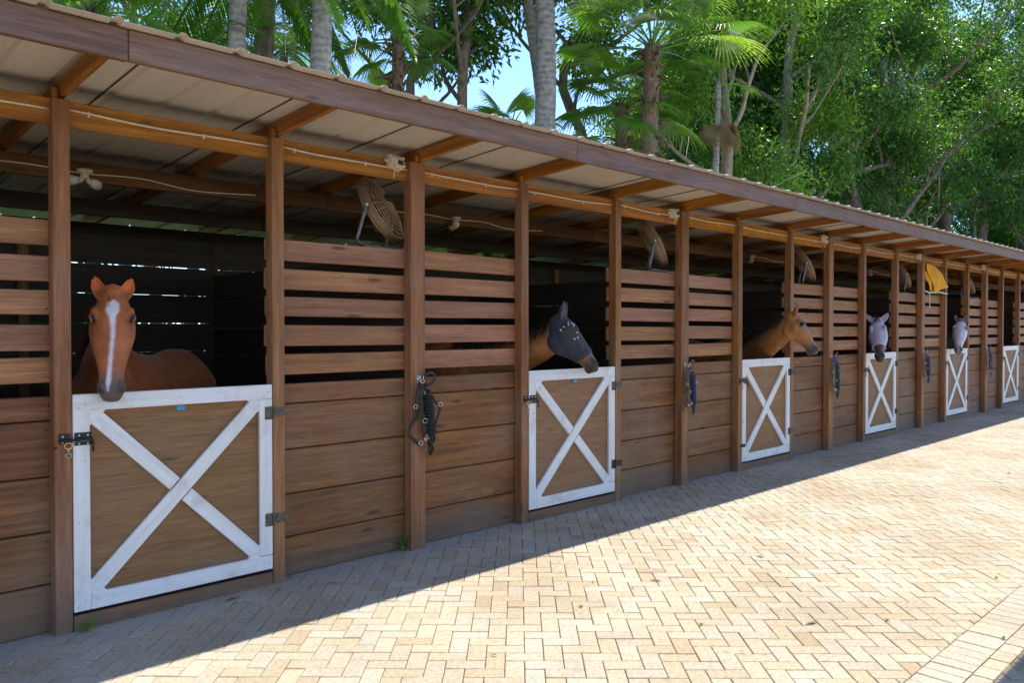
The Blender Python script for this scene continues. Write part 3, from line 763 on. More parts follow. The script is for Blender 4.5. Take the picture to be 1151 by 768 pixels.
# ------------------------------------------------------------------ halters
def ribbon(mb, pts, w, t=.003, hint=(0, 1, 0), mat=0, n=24, closed=False):
    P = spline(pts, n); ringtube(mb, P, w*.62, 6, flat=t/w*2.2, hint=np.cross(P[1]-P[0], (0, 1, 0)), mat=mat)
def buckle(mb, c, r=.018, r2=None, ax=(0, 1, 0), wire=.0032):
    ringtube(mb, circle_pts(c, ax, r, 14, r2 or r*1.15), wire, 6, closed=True)
def halter(kind, x, style, sc=1.0):
    t = empty('halter', (x, -.012, 0))
    rnd = random.Random(style); jj = lambda a: rnd.uniform(-a, a)
    strap = {0: 'strap_black', 1: 'strap_brown', 2: 'strap_brown', 3: 'strap_black', 4: 'strap_black'}[style]
    rope = {0: 'rope_black', 1: 'rope_navy', 2: 'rope_green', 3: 'rope_blue', 4: 'rope_purple'}[style]
    top = 1.315
    m = MB(); m.smooth = True
    cyl(m, (0, .012, top), (0, -.03, top), .006, 8); ringtube(m, [(0, -.028, top), (0, -.05, top+.005), (0, -.055, top+.03)], .005, 8); box(m, (0, .008, top), (.03, .006, .06), bev=.001)
    m.build('hook', M['steel'], t)
    m = MB(); m.smooth = True
    # crown strap loop thrown to the right over the hook
    ribbon(m, [(0, -.03, top-.01), (.03, -.045, top+.035), (.085, -.04, top+.05), (.13, -.03, top+.02), (.115, -.03, top-.02), (.06, -.035, top-.045), (.02, -.03, top-.03)], .022)
    ribbon(m, [(-.01, -.03, top-.02), (-.055, -.05, top-.10), (-.065, -.05, top-.19), (-.05, -.04, top-.28), (-.10, -.035, top-.33), (-.125, -.035, top-.40), (-.09, -.04, top-.45), (-.03, -.05, top-.50)], .026)
    if style != 1:
        ribbon(m, [(.02, -.03, top-.05), (.08, -.045, top-.14), (.155, -.04, top-.20), (.175, -.04, top-.235), (.15, -.04, top-.30), (.10, -.04, top-.42), (.05, -.05, top-.46)], .022)
    else:
        ribbon(m, [(.02, -.03, top-.2), (.10, -.045, top-.30), (.17, -.04, top-.26)], .022)
        ribbon(m, [(-.02, -.03, top-.40), (-.08, -.045, top-.47), (-.14, -.04, top-.53)], .026)
    ribbon(m, [(-.01, -.05, top-.05), (-.02, -.06, top-.2), (-.01, -.06, top-.35), (0, -.055, top-.44)], .024)
    ribbon(m, [(.04, -.05, top-.44), (.055, -.05, top-.52), (.06, -.05, top-.58)], .018)
    if style == 2:
        ribbon(m, [(.0, -.05, top-.38), (.02, -.04, top-.48), (.07, -.04, top-.56), (.12, -.04, top-.56), (.12, -.04, top-.46), (.07, -.04, top-.38)], .016)
    m.build('strap', M[strap], t)
    if style in (2, 4):
        m = MB(); m.smooth = True; ribbon(m, [(-.06, -.05, top-.02), (-.02, -.065, top-.03), (.03, -.06, top-.06), (.06, -.05, top-.09)], .05, .004); m.build('strap', M['strap_violet'], t)
    m = MB(); m.smooth = True
    for c in ((-.015, -.05, top-.02), (.03, -.055, top-.10), (.045, -.06, top-.12), (-.075, -.058, top-.21), (-.008, -.068, top-.33), (.028, -.065, top-.46), (-.03, -.06, top-.47), (.165, -.045, top-.215)):
        buckle(m, (c[0]+jj(.012), c[1], c[2]+jj(.015)), .015+jj(.003), .020+jj(.004))
    box(m, (.028, -.068, top-.455), (.034, .006, .006), bev=.001)
    m.build('buckle', M['steel'], t)
    # wrapped lead rope
    m = MB(); m.smooth = True
    P = []
    for s in np.linspace(0, 1, 150):
        a = s*2*math.pi*13; r = .037+.005*math.sin(s*20)
        cx = .045+.03*s; P.append((cx+r*math.cos(a), -.055+.8*r*math.sin(a)*.8, top-.12-.30*s))
    ringtube(m, P, .011, 6)
    ringtube(m, spline([(.075, -.06, top-.42), (.10, -.065, top-.46), (.06, -.07, top-.50), (.085, -.06, top-.53), (.07, -.05, top-.585)], 16), .012, 8)
    ringtube(m, spline([(.04, -.055, top-.08), (.05, -.055, top-.25), (.07, -.06, top-.44)], 8), .022, 8)
    ellipsoid(m, (.055, -.062, top-.475), (.028, .022, .03))
    m.build('lead_rope', M[rope], t)
    return t
hl = ['black leather halter with a wrapped black lead rope, on the post nearest the camera', 'dark halter with bundled navy lead rope on the post right of the hooded horse',
      'halter with violet webbing and dark green rope, below the unmasked bay horse nose', 'halter with a blue lead rope on the post between the two pale faced horses', 'halter with a purple rope on the post beyond the pale grey horse']
for k in range(5):
    o = halter(None, X0+O2+.069+k*PER, k); o.scale = (.92, 1, .92) if k in (1, 3) else (1, 1, 1)
    if k in (1, 3): o.location.z = .105
    tag(o, hl[k], 'halter', 'halters hung on the posts')

# ------------------------------------------------------------------ yellow cloth
def cloth():
    t = empty('yellow_blanket'); x0 = X0+3*PER+O2+.07; zt = 2.84
    tag(t, 'bright yellow-orange cloth draped from the beam over the slats beyond the fourth fan', 'blanket')
    def sheet(corners, nx, nz, amp, name, mat, y0):
        V = []; G = []; c = [np.array(p, float) for p in corners]
        for j in range(nz+1):
            for i in range(nx+1):
                u, v = i/nx, j/nz; p = (c[0]*(1-u)+c[1]*u)*(1-v)+(c[3]*(1-u)+c[2]*u)*v
                yy = y0+amp*math.sin(u*9+v*3)*(.3+v)+.02*math.sin(v*7+u*2)
                V.append((p[0], yy, p[1]))
        Fc = [(j*(nx+1)+i, j*(nx+1)+i+1, (j+1)*(nx+1)+i+1, (j+1)*(nx+1)+i) for j in range(nz) for i in range(nx)]
        m = MB(); m.smooth = True; m.add(V, Fc); o = m.build(name, mat, t)
        so = o.modifiers.new('s', 'SOLIDIFY'); so.thickness = .006
        return o
    sheet([(x0+.03, zt), (x0+.42, zt), (x0+1.14, 2.47), (x0+.50, 2.33)], 18, 18, .022, 'cloth', M['yellow'], -.035)
    sheet([(x0+.03, zt-.12), (x0+.12, zt-.1), (x0+.60, 2.345), (x0+.36, 2.36)], 10, 14, .012, 'flap', M['yellow'], .005)
    sheet([(x0+.25, zt), (x0+1.05, zt-.02), (x0+1.18, 2.60), (x0+1.10, 2.47)], 14, 12, .02, 'lining', M['brown_cloth'], .03)
    m = MB(); m.smooth = True; ringtube(m, spline([(x0+.03, -.01, 2.36), (x0+.22, -.02, 2.33), (x0+.25, -.02, 2.2), (x0+.24, -.02, 2.06)], 14), .012, 7, flat=.4)
    ringtube(m, spline([(x0+.2, -.02, 2.34), (x0+.7, -.03, 2.36), (x0+1.15, -.02, 2.345)], 14), .014, 7); m.build('cord', M['cable'], t)
cloth()

# ================================================================== HORSES
def unit(v): v = np.array(v, float); return v/np.linalg.norm(v)
HEAD = [  # t, half width, front, back, jaw narrowing
    (-.07, .030, .000, -.055, .8), (-.03, .052, .022, -.095, .8), (.04, .066, .036, -.135, .75), (.13, .082, .046, -.185, .65), (.22, .100, .052, -.215, .55), (.30, .106, .052, -.228, .50),
    (.38, .104, .048, -.215, .56), (.47, .094, .043, -.182, .60), (.56, .080, .038, -.148, .66), (.66, .066, .034, -.120, .74),
    (.76, .055, .030, -.104, .80), (.84, .055, .027, -.098, .85), (.91, .058, .018, -.092, .85), (.96, .050, .004, -.084, .85), (1.0, .034, -.016, -.070, .85)]
def head_rings(P, d, l, n, L, s, infl=0, t0=-1, t1=2, nn=28):
    out = []; T = [h[0] for h in HEAD]
    ts = [t for t in np.linspace(-.07, 1.0, 30) if t0 <= t <= t1]
    for t in ts:
        w, f, b, q = [np.interp(t, T, [h[k] for h in HEAD]) for k in (1, 2, 3, 4)]
        w = w*s*1.19+infl; f = f*s+infl; b = b*s-infl; c = (f+b)/2; hh = (f-b)/2; ring = []
        for k in range(nn):
            a = 2*math.pi*k/nn; ca, sa = math.cos(a), math.sin(a)
            ca2 = math.copysign(abs(ca)**.85, ca); sa2 = math.copysign(abs(sa)**.85, sa)
            ww = w*(1-(1-q)*max(0, -sa)**1.0*.9) if sa < 0 else w*(1-(.22+.14*np.interp(t, [.3, .5, .8], [0, 1, .3]))*sa**2)
            ring.append(P+d*t*L+l*ca2*ww+n*(c+sa2*hh))
        out.append(ring)
    return out
def loft(mb, rings):
    n = len(rings[0]); V = [p for r in rings for p in r]; Fc = []
    for i in range(len(rings)-1):
        for k in range(n): Fc.append((i*n+k, i*n+(k+1) % n, (i+1)*n+(k+1) % n, (i+1)*n+k))
    Fc.append(tuple(range(n))[::-1]); Fc.append(tuple(range((len(rings)-1)*n, len(rings)*n)))
    mb.add(V, Fc)
def fix_normals(me):
    bm = bmesh.new(); bm.from_mesh(me); bmesh.ops.recalc_face_normals(bm, faces=bm.faces); bm.to_mesh(me); bm.free()
def ear(mb, base, e, fwd, s, length=.150, infl=0., open_=True):
    """e: direction the ear points, fwd: the way the cup opens"""
    e = unit(e); fwd = unit(np.array(fwd)-e*(np.array(fwd)@e)); sd = np.cross(e, fwd)
    rings = []
    for u, wd in ((-.12, .022), (0, .030), (.15, .036), (.35, .041), (.55, .037), (.75, .026), (.9, .013), (1., .004)):
        wd = wd*s+infl; L = length*s*(1+infl*6); c = base+e*L*u-fwd*.02*u*s+fwd*.03*s*u*u
        ring = []
        no = 9
        for k in range(no):
            a = math.pi*(k/(no-1))*1.25-math.pi*.125+math.pi
            ring.append(c+sd*wd*math.cos(a)+fwd*wd*.85*math.sin(a)+fwd*wd*.25)
        ring2 = []
        th = .010*s if open_ and u > .02 else .02
        for k in range(no):
            a = math.pi*(1-k/(no-1))*1.25-math.pi*.125+math.pi
            if open_ and u > .02 and u < .97: rr = max(wd-th, wd*.45); ring2.append(c+sd*rr*math.cos(a)+fwd*rr*.75*math.sin(a)+fwd*wd*.25)
            else: ring2.append(c+sd*wd*.8*math.cos(a)+fwd*wd*.25)
        rings.append(ring+ring2)
    loft(mb, rings)
def remesh(o, vox, smooth=3):
    md = o.modifiers.new('r', 'REMESH'); md.mode = 'VOXEL'; md.voxel_size = vox; md.adaptivity = 0
    ms = o.modifiers.new('s', 'SMOOTH'); ms.factor = .5; ms.iterations = smooth
    dg = bpy.context.evaluated_depsgraph_get(); dg.update()
    me = bpy.data.meshes.new_from_object(o.evaluated_get(dg)); me.name = o.name
    o.modifiers.clear(); old = o.data; o.data = me; bpy.data.meshes.remove(old)
    me.polygons.foreach_set('use_smooth', [True]*len(me.polygons)); return me

def strands(name, mat, parent, roots, dirs, length, width=.012, seed=1, curl=.03, nseg=5, droop=.35):
    """hair locks: tapered flat ribbons starting at roots"""
    r = np.random.default_rng(seed); V = []; Fc = []
    for p, dv in zip(roots, dirs):
        L = length*r.uniform(.7, 1.15); dv = unit(dv+r.normal(0, .10, 3)); wv = unit(np.cross(dv, r.normal(0, 1, 3)))*width*r.uniform(.6, 1.3); b = len(V)
        nrm = np.cross(dv, wv); nrm = unit(nrm)*.003
        ph = r.uniform(0, 6)
        for k in range(nseg+1):
            u = k/nseg; c = p+dv*L*u+np.array([0, 0, -1])*L*droop*u*u+wv/width*curl*math.sin(ph+u*3)*u*.5
            tw = wv*(1-u)**.6*.5+1e-4
            V += [c-tw, c+nrm*(1-u), c+tw]
        for k in range(nseg):
            q = b+k*3; Fc += [(q, q+1, q+4, q+3), (q+1, q+2, q+5, q+4)]
    m = MB(); m.smooth = True; m.add(V, Fc); return m.build(name, mat, parent)

def make_horse(name_label, P, Mz, face, W, bdir, colour, mane, vox=.010, scale=1.0, L=None, ears=None, maskk=None, mane_side=1, ear_fwd=None, group=None, neck_start=None, headscale=1.0, low=1.0, arch=.5, ear_len=.150, ear_t=.065):
    P = np.array(P, float); Mz = np.array(Mz, float); s = scale*headscale
    d = Mz-P; L = np.linalg.norm(d) if L is None else L; d = unit(d); n = unit(np.array(face)-d*(np.array(face)@d)); l = np.cross(d, n)
    W = np.array(W, float); b = unit(np.array([bdir[0], bdir[1], 0])); sd = np.array([-b[1], b[0], 0]); up = np.array([0, 0, 1.])
    hs = scale
    root = empty('horse', (W[0]+b[0]*.6, W[1]+b[1]*.6, 0))
    mb = MB()
    # trunk
    TR = [(-.34, .10, 1.22, 1.02), (-.29, .17, 1.33, .93), (-.18, .225, 1.46, .84), (-.02, .25, 1.585, .78), (.14, .27, 1.60, .74), (.35, .30, 1.53, .72), (.62, .32, 1.50, .76),
          (.88, .30, 1.545, .84), (1.08, .285, 1.54, .92), (1.24, .235, 1.45, .98), (1.36, .15, 1.31, 1.02), (1.40, .08, 1.22, 1.08)]
    rings = []
    for q, w_, zt, zb in TR:
        c = W+b*q*hs; c[2] = (zt+zb)/2*hs; hh = (zt-zb)/2*hs; ring = []
        for k in range(30):
            a = 2*math.pi*k/30; ww = w_*hs*(1-.35*max(0, math.sin(a))**2); ring.append(c+sd*math.cos(a)*ww+up*math.sin(a)*hh)
        rings.append(ring)
    loft(mb, rings)
    # neck
    A = W+b*(.02)*hs; A[2] = 1.22*hs
    if neck_start is not None: A = A+np.array(neck_start)
    E_ = P+d*L*.16-n*.085*s
    h1 = A-b*.28+up*(.30*arch); h2 = E_-n*.22*s-d*.02+ (-up*.10)
    if (h2-E_)@unit(A-E_) < 0: h2 = E_+unit(A-E_)*.2
    ts = np.linspace(0, 1, 20); NK = []
    for t in ts: NK.append((1-t)**3*A+3*(1-t)**2*t*h1+3*(1-t)*t*t*h2+t**3*E_)
    NK = np.array(NK); T = np.gradient(NK, axis=0); rings = []; crest = []; sides = []
    for i, t in enumerate(ts):
        tg = unit(T[i]); u = up*(1-t)+(-d*.6+up*.4)*t; u = unit(u-tg*(u@tg)); v = np.cross(tg, u)
        hd = np.interp(t, [0, .25, .6, 1], [.33, .255, .178, .128])*hs; hw = np.interp(t, [0, .3, .7, 1], [.19, .125, .088, .078])*hs
        ring = []
        for k in range(26):
            a = 2*math.pi*k/26; ww = hw*(1-.45*max(0, math.sin(a))**1.5); ring.append(NK[i]+v*math.cos(a)*ww+u*math.sin(a)*hd)
        rings.append(ring); crest.append(NK[i]+u*hd*.97); sides.append(v)
    loft(mb, rings)
    # head
    loft(mb, head_rings(P, d, l, n, L, s))
    hp = lambda t, a, c: P+d*L*t+l*a*s+n*c*s
    AX = np.array([d, l, n])
    for e in (-1, 1):
        ellipsoid(mb, hp(.235, .098*e, .012), np.array([.050, .022, .026])*s, AX)
        ellipsoid(mb, hp(.30, .070*e, -.125), np.array([.095, .036, .085])*s, AX)          # jowl
        ellipsoid(mb, hp(.40, .086*e, -.024), np.array([.10, .016, .018])*s, AX)            # facial crest
        ellipsoid(mb, hp(.905, .054*e, -.004), np.array([.040, .024, .032])*s, AX)          # nostril
    ellipsoid(mb, hp(.965, 0, -.028), np.array([.034, .046, .034])*s, AX); ellipsoid(mb, hp(.925, 0, -.082), np.array([.036, .036, .026])*s, AX)
    ellipsoid(mb, hp(.02, 0, .01), np.array([.05, .05, .035])*s, AX)
    ed = ears or [(-1, .15, .12), (1, .15, .12)]
    for (e, la, na) in ed:
        ear(mb, hp(ear_t, .062*e, -.006), -d*1.0+l*e*la+n*na, (n if ear_fwd is None else np.array(ear_fwd)), s, ear_len)
    # legs
    def leg(q, side, pts):
        base = W+b*q*hs+sd*side*.15*hs; P_ = []; R_ = []
        for dx, z, r in pts: p = base+b*dx*hs; p[2] = z*hs; P_.append(p); R_.append(r*hs)
        ringtube(mb, P_, R_, 14, hint=tuple(b))
    for e in (-1, 1):
        o_ = .05*e
        leg(.02+o_, e, [(.0, 1.15, .12), (.0, .95, .10), (.0, .78, .068), (-.01, .56, .052), (-.01, .49, .052), (0, .42, .036), (0, .22, .031), (0, .16, .040), (-.04, .09, .035), (-.06, .07, .05), (-.06, .0, .062)])
        leg(1.12-o_, e, [(-.02, 1.20, .19), (-.05, 1.0, .175), (-.02, .84, .115), (.09, .64, .062), (.13, .56, .058), (.12, .46, .042), (.09, .24, .034), (.08, .17, .042), (.05, .09, .036), (.03, .07, .052), (.03, .0, .064)])
    o = mb.build('body', M['coat'], root); fix_normals(o.data); me = remesh(o, vox, 5)
    me.materials.clear(); me.materials.append(M['coat'])
    # sink the nostrils and eye corners, then colour the coat
    nv = len(me.vertices); X = np.empty(nv*3, np.float32); me.vertices.foreach_get('co', X); X = X.reshape(-1, 3).astype(float)
    for e in (-1, 1):
        q = hp(.925, .058*e, .006); dd = np.linalg.norm((X-q)@np.array([d, l, n]).T*np.array([.8, 1., 1.3]), axis=1)/(.020*s)
        X += (-l*e-.35*n+.0*d)*(.038*s*np.exp(-dd**2*1.2))[:, None]
        q = hp(.285, .112*e, .012); dd = np.linalg.norm((X-q), axis=1)/(.028*s); X += (-l*e)*(.010*s*np.exp(-dd**2))[:, None]
    q = (X-P)@d/L; mouth = np.exp(-(((X-P)@n/s+.058)/.006)**2)*((q > .84) & (np.abs((X-P)@l) > .012)); X -= 0*mouth[:, None]
    me.vertices.foreach_set('co', X.astype(np.float32).ravel()); me.update()
    rel = X-P; t = rel@d/L; a = rel@l/s; c = rel@n/s
    nz = np.sin(X[:, 0]*31+1)*np.sin(X[:, 1]*27)*np.sin(X[:, 2]*29+2)
    nh = (t > -.5) & (t < 1.2) & (np.abs(a) < .2) & (c < .14) & (c > -.30)
    C = colour(np.where(nh, t, -5.), a, np.where(nh, c, -5.), X, nz, W, b, hs)
    near = (np.linalg.norm(rel, axis=1) < L*1.5)
    for e in (-1, 1):   # nostril hollows painted dark as shade, dark skin round the eyes
        dn = np.linalg.norm((X-hp(.925, .058*e, .002))@AX.T*np.array([.8, 1, 1.2]), axis=1)/s; k = np.clip(1.5-dn/.021, 0, 1)[:, None]*near[:, None]; C = C*(1-k)+np.array([.02, .014, .012])*k
        dn = np.linalg.norm((X-hp(.285, .114*e, .016)), axis=1)/s; k = np.clip(1.5-dn/.030, 0, 1)[:, None]; C = C*(1-k)+np.array([.04, .022, .016])*k*1+0
    ln = np.abs(c+.060-.01*np.sin(t*30)); k = (np.clip(1-ln/.0065, 0, 1)*(t > .86)*(t < 1.05)*(np.abs(a) > .0)*(c < 0))[:, None]; C = C*(1-.75*k)
    at_ = me.attributes.new('coat', 'FLOAT_COLOR', 'POINT'); at_.data.foreach_set('color', np.hstack([np.clip(C, 0, 1), np.ones((nv, 1))]).astype(np.float32).ravel())
    # eyes
    for e in (-1, 1):
        m = MB(); m.smooth = True; ellipsoid(m, hp(.285, .110*e, .016), np.array([.023, .020, .021])*s, AX, 18, 12); m.build('eye', M['eye'], root)
        m = MB(); m.smooth = True
        ringtube(m, [hp(.285+.046*math.cos(u), .120*e-.012*abs(math.cos(u))*e, .018+.023*math.sin(u)) for u in np.linspace(.1, math.pi-.1, 9)], [.002]+[.0055*s]*7+[.002], 6); 
        eo = m.build('eyelid', M['coat'], root)
        aa = eo.data.attributes.new('coat', 'FLOAT_COLOR', 'POINT'); cc = colour(np.array([.26]), np.array([.08]), np.array([0.]), np.array([P]), np.array([0.]), W, b, hs)[0]*.7
        aa.data.foreach_set('color', np.tile(np.append(cc, 1), len(eo.data.vertices)).astype(np.float32))
    # mane, forelock, tail
    crest = np.array(crest); sides = np.array(sides); r = np.random.default_rng(5)
    roots = []; dirs = []
    for k in range(420):
        u = r.uniform(.12, 1)*(len(crest)-1); i = min(int(u), len(crest)-2); f = u-i; p = crest[i]*(1-f)+crest[i+1]*f; v = unit(sides[i])*mane_side
        roots.append(p+r.normal(0, .006, 3)); dirs.append(v*.8+up*.25 if k % 3 else v*.5+up*.8)
    strands('mane', M[mane], root, roots, dirs, .15*hs, .016, 3, droop=.9)
    roots = [hp(-.03, r.uniform(-.02, .02), .012) for _ in range(46)]; dirs = [d*1.2+n*.35+l*r.normal(0, .22)-up*0 for _ in range(46)]
    if maskk == 'lilac': roots = [q+n*.022*s for q in roots]
    if maskk != 'navy': strands('forelock', M[mane], root, roots, dirs, (.17 if mane == 'hair_black' else .12)*s, .009, 4, .01)
    tb = W+b*1.38*hs; tb[2] = 1.36*hs
    roots = [tb+r.normal(0, .018, 3) for _ in range(130)]; dirs = [b*.55-up*1.0 for _ in range(130)]
    strands('tail', M[mane], root, roots, dirs, .85*hs, .02, 6)
    # fly mask
    if maskk:
        mm = MB(); rg = head_rings(P, d, l, n, L, s, .013, -.2, .70 if maskk == 'lilac' else .75)
        loft(mm, rg)
        for e in (-1, 1):
            ellipsoid(mm, hp(.27, .094*e, .006), np.array([.085, .034, .066])*s, AX)
            ellipsoid(mm, hp(.30, .072*e, -.125), np.array([.105, .050, .098])*s, AX); ellipsoid(mm, hp(.41, .088*e, -.024), np.array([.13, .030, .040])*s, AX)
        for (e, la, na) in ed: ear(mm, hp(ear_t, .062*e, -.006), -d+l*e*la+n*na, (n if ear_fwd is None else np.array(ear_fwd)), s, ear_len+.01, .007, False)
        mo = mm.build('fly_mask', M['mask_navy'] if maskk == 'navy' else M['mask_lilac'], root); fix_normals(mo.data); me2 = remesh(mo, .008, 3)
        me2.materials.clear(); me2.materials.append(M['mask_navy'] if maskk == 'navy' else M['mask_lilac'])
        # hem band
        hb = MB(); hb.smooth = True; rg = head_rings(P, d, l, n, L, s, .016, .655, .70)[-1]; ringtube(hb, rg, .006, 6, closed=True); hb.build('hem', M['mask_navy'] if maskk == 'navy' else M['mask_lilac'], mo)
        if maskk == 'navy':
            for e in (-1, 1):
                m = MB(); m.smooth = True; ellipsoid(m, hp(.30, .100*e, -.012), np.array([.085, .038, .066])*s, AX, 20, 12); m.build('eye_panel', M['mask_patch'], mo)
                m = MB(); rr = random.Random(4)
                for (tt, cc) in ((.16, .030), (.19, .022), (.20, .052), (.235, .058), (.25, .048), (.36, .040), (.18, -.055), (.31, -.085), (.42, -.01), (.17, -.02), (.43, .02)):
                    ellipsoid(m, hp(tt, (.116+.028*(1-abs(cc+.01)*9))*e, cc), np.array([.0075*rr.uniform(.6, 1.4), .004, .0065])*s, AX, 8, 6)
                m.build('white_mark', M['white_trim'], mo)
    for ch in root.children: ch.matrix_parent_inverse = Matrix.Translation(-Vector(root.location))
    tag(root, name_label, 'horse', group)
    return root

def colA(t, a, c, X, nz, W, b, hs):   # chestnut with a white blaze
    base = np.tile([.48, .130, .030], (len(t), 1)); k = np.clip((X[:, 2]-.9)/.8, 0, 1)[:, None]
    base *= (1+.18*nz)[:, None]
    mz = (1/(1+np.exp(-(t-.80)/.028)))[:, None]; base = base*(1-mz)+np.array([.16, .105, .085])*mz
    mz = (1/(1+np.exp(-(t-.92)/.02)))[:, None]; base = base*(1-mz)+np.array([.10, .068, .055])*mz
    # blaze: a wide star that narrows down the face to the nostrils
    tt = [.125, .155, .20, .25, .30, .36, .45, .6, .75, .86, .92]; ww = [.006, .032, .037, .027, .017, .012, .0105, .010, .010, .012, .004]; off = [.0, .002, .0, -.002, .0, .002, .003, -.004, -.010, -.016, -.018]
    w = np.interp(t, tt, ww)*(1+.12*np.sin(t*60)); of = np.interp(t, tt, off)
    m = (1/(1+np.exp((np.abs(a-of*-1)-w)/.0022)))*(t > .125+.01*np.sin(a*160))*(t < .94)*(c > -.02)
    base = base*(1-m[:, None])+np.array([.80, .74, .74])*m[:, None]
    inr = ((t < .0) & (t > -.5))[:, None]; base = np.where(inr, base*np.array([1.5, 1.25, 1.1]), base)
    return base
def bay(orange=(.40, .145, .036), muzzle=(.075, .06, .055)):
    def f(t, a, c, X, nz, W, b, hs):
        base = np.tile(orange, (len(t), 1))*(1+.18*nz)[:, None]
        r = np.linalg.norm(X[:, :2]-W[:2], axis=1)
        mz = (1/(1+np.exp(-(t-.78)/.035)))[:, None]*(np.abs(t) < 1.3)[:, None]*(c > -.25)[:, None]; base = base*(1-mz)+np.array(muzzle)*mz
        fr = (np.clip((c-.01)/.04, 0, 1)*(t > 0)*(t < .8)*.35)[:, None]; base = base*(1-fr)+np.array([.11, .05, .03])*fr
        lg = (1/(1+np.exp((X[:, 2]-.58)/.06)))[:, None]; base = base*(1-lg)+np.array([.018, .014, .013])*lg
        er = ((t < -.16))[:, None]*(X[:, 2] > 1.7)[:, None]; base = np.where(er & (t < -.22)[:, None], base*.35, base)
        return base
    return f
def bay_snip(t, a, c, X, nz, W, b, hs):
    base = bay((.40, .135, .032), (.05, .038, .034))(t, a, c, X, nz, W, b, hs)
    m = (1/(1+np.exp((np.abs(a)-.016)/.003))*(t > .70)*(t < .90)*(c > .0))[:, None]; base = base*(1-m)+np.array([.6, .55, .55])*m
    return base
def brownface(t, a, c, X, nz, W, b, hs): return bay((.13, .07, .04), (.055, .042, .036))(t, a, c, X, nz, W, b, hs)
def greyc(t, a, c, X, nz, W, b, hs):
    d_ = (.5+.5*np.sin(X[:, 0]*53+np.sin(X[:, 2]*40))*np.sin(X[:, 1]*47)*np.sin(X[:, 2]*51))
    base = np.array([.55, .50, .49])*(.8+.3*d_)[:, None]
    neck = (np.clip((np.abs(t)-1.1)/.3, 0, 1))[:, None]
    fc = ((t > .02) & (t < .9) & (c > -.06))[:, None]; base = np.where(fc, np.array([.80, .74, .80])*(.92+.1*d_)[:, None], base)
    fo = ((t > -.12) & (t < .10) & (c > -.03))[:, None]; base = np.where(fo, np.array([.20, .18, .19]), base)
    mz = (1/(1+np.exp(-(t-.84)/.03)))[:, None]; base = base*(1-mz)+np.array([.17, .12, .11])*mz
    pk = ((np.abs(a-.0) < .018) & (t > .84) & (c > -.05))[:, None]; base = np.where(pk, np.array([.50, .30, .25]), base)
    return base

def tocam(p): return unit(CAM-np.array(p))
P1 = onY(127, 327, .16); M1 = onY(125, 448, -.12)
make_horse('chestnut horse with a white blaze looking straight out over the nearest half door', P1, M1, tocam(P1)+np.array([0, 0, .25]), (1.88, .93, 0), (.74, .67), colA, 'hair_chestnut', .009, 1.0,
           ears=[(-1, .30, .05), (1, .30, .05)], group='horses looking out over the doors')
P2 = onY(629, 357, .12); M2 = onY(673, 414, -.17)
make_horse('bay horse wearing a dark navy fly mask with ears, nose over the second half door', P2, M2, (.66, -.75, .9), (4.98, .98, 0), (-.42, .9), bay_snip, 'hair_black', .010, 1.0, headscale=1.12,
           ears=[(-1, .05, 1.15), (1, .05, .95)], maskk='navy', group='horses looking out over the doors', ear_fwd=(.3, -.9, .3))
P3 = onY(892, 353, -.28); M3 = onY(919, 396, -.52)
make_horse('bay horse with black mane, unmasked head in profile past the third half door', P3, M3, (.46, -.95, .8), (P3[0]+.42, .72, 0), (.25, .97), bay(), 'hair_black', .010, 1.0, headscale=1.10,
           ears=[(-1, .05, 1.15), (1, .05, .95)], group='horses looking out over the doors', ear_fwd=(.4, -.9, .2))
P4 = onY(986, 360, .04); M4 = onY(989, 404, -.25)
make_horse('dark faced horse in a pale lilac fly mask, head hanging over the fourth half door', P4, M4, tocam(P4)+np.array([0, 0, .3]), (P4[0]+.5, .95, 0), (.45, .9), brownface, 'hair_black', .012, 1.0, ear_len=.20, ear_t=.04,
           ears=[(-1, .55, .05), (1, .55, .05)], maskk='lilac', group='horses looking out over the doors')
P5 = onY(1080, 360, .02); M5 = onY(1077, 396, -.16); W5 = onY(1058, 380, .55)
make_horse('pale grey horse with a whitish face and dark forelock behind the fifth half door', P5, M5, tocam(P5)+np.array([0, 0, .3]), (W5[0], .60, 0), (.1, .99), greyc, 'hair_grey', .012, 1.0, ear_len=.19, ear_t=.03,
           ears=[(-1, .22, .05), (1, .22, .05)], group='horses looking out over the doors')

# ================================================================== SHED OPPOSITE (throws the shade at the near right)
shed = empty('open_shed', (6, -8, 0)); tag(shed, 'open fronted shed with a metal roof on the opposite side of the paved lane', 'shed')
def inv(o): o.matrix_parent_inverse = Matrix.Translation((-6, 8, 0)); return o
zs2 = lambda y: 3.42-.04*(-3.93-y)
sh, _ = roof_sheet(-3.5, 27., -8.5, -3.925, zs2, 'roof_sheet', shed, M['sheet']); inv(sh)
m = MB(); board(m, (-3.4, -3.97, 3.32), (26.9, -3.97, 3.32), .16, .04); inv(m.build('fascia', M['fascia'], shed))
for x in np.arange(-3, 27, 3.7):
    m = MB(); board(m, (x, -3.99, 3.36), (x, -8.4, 3.18), .09, .045); inv(m.build('rafter', M['rafter'], shed))
    m = MB(); board(m, (x, -8.2, 0), (x, -8.2, 3.15), .1, .1, up=(1, 0, 0)); inv(m.build('post', M['post'], shed))
    m = MB(); board(m, (x, -6.2, 0), (x, -6.2, 3.24), .1, .1, up=(1, 0, 0)); inv(m.build('post', M['post'], shed))

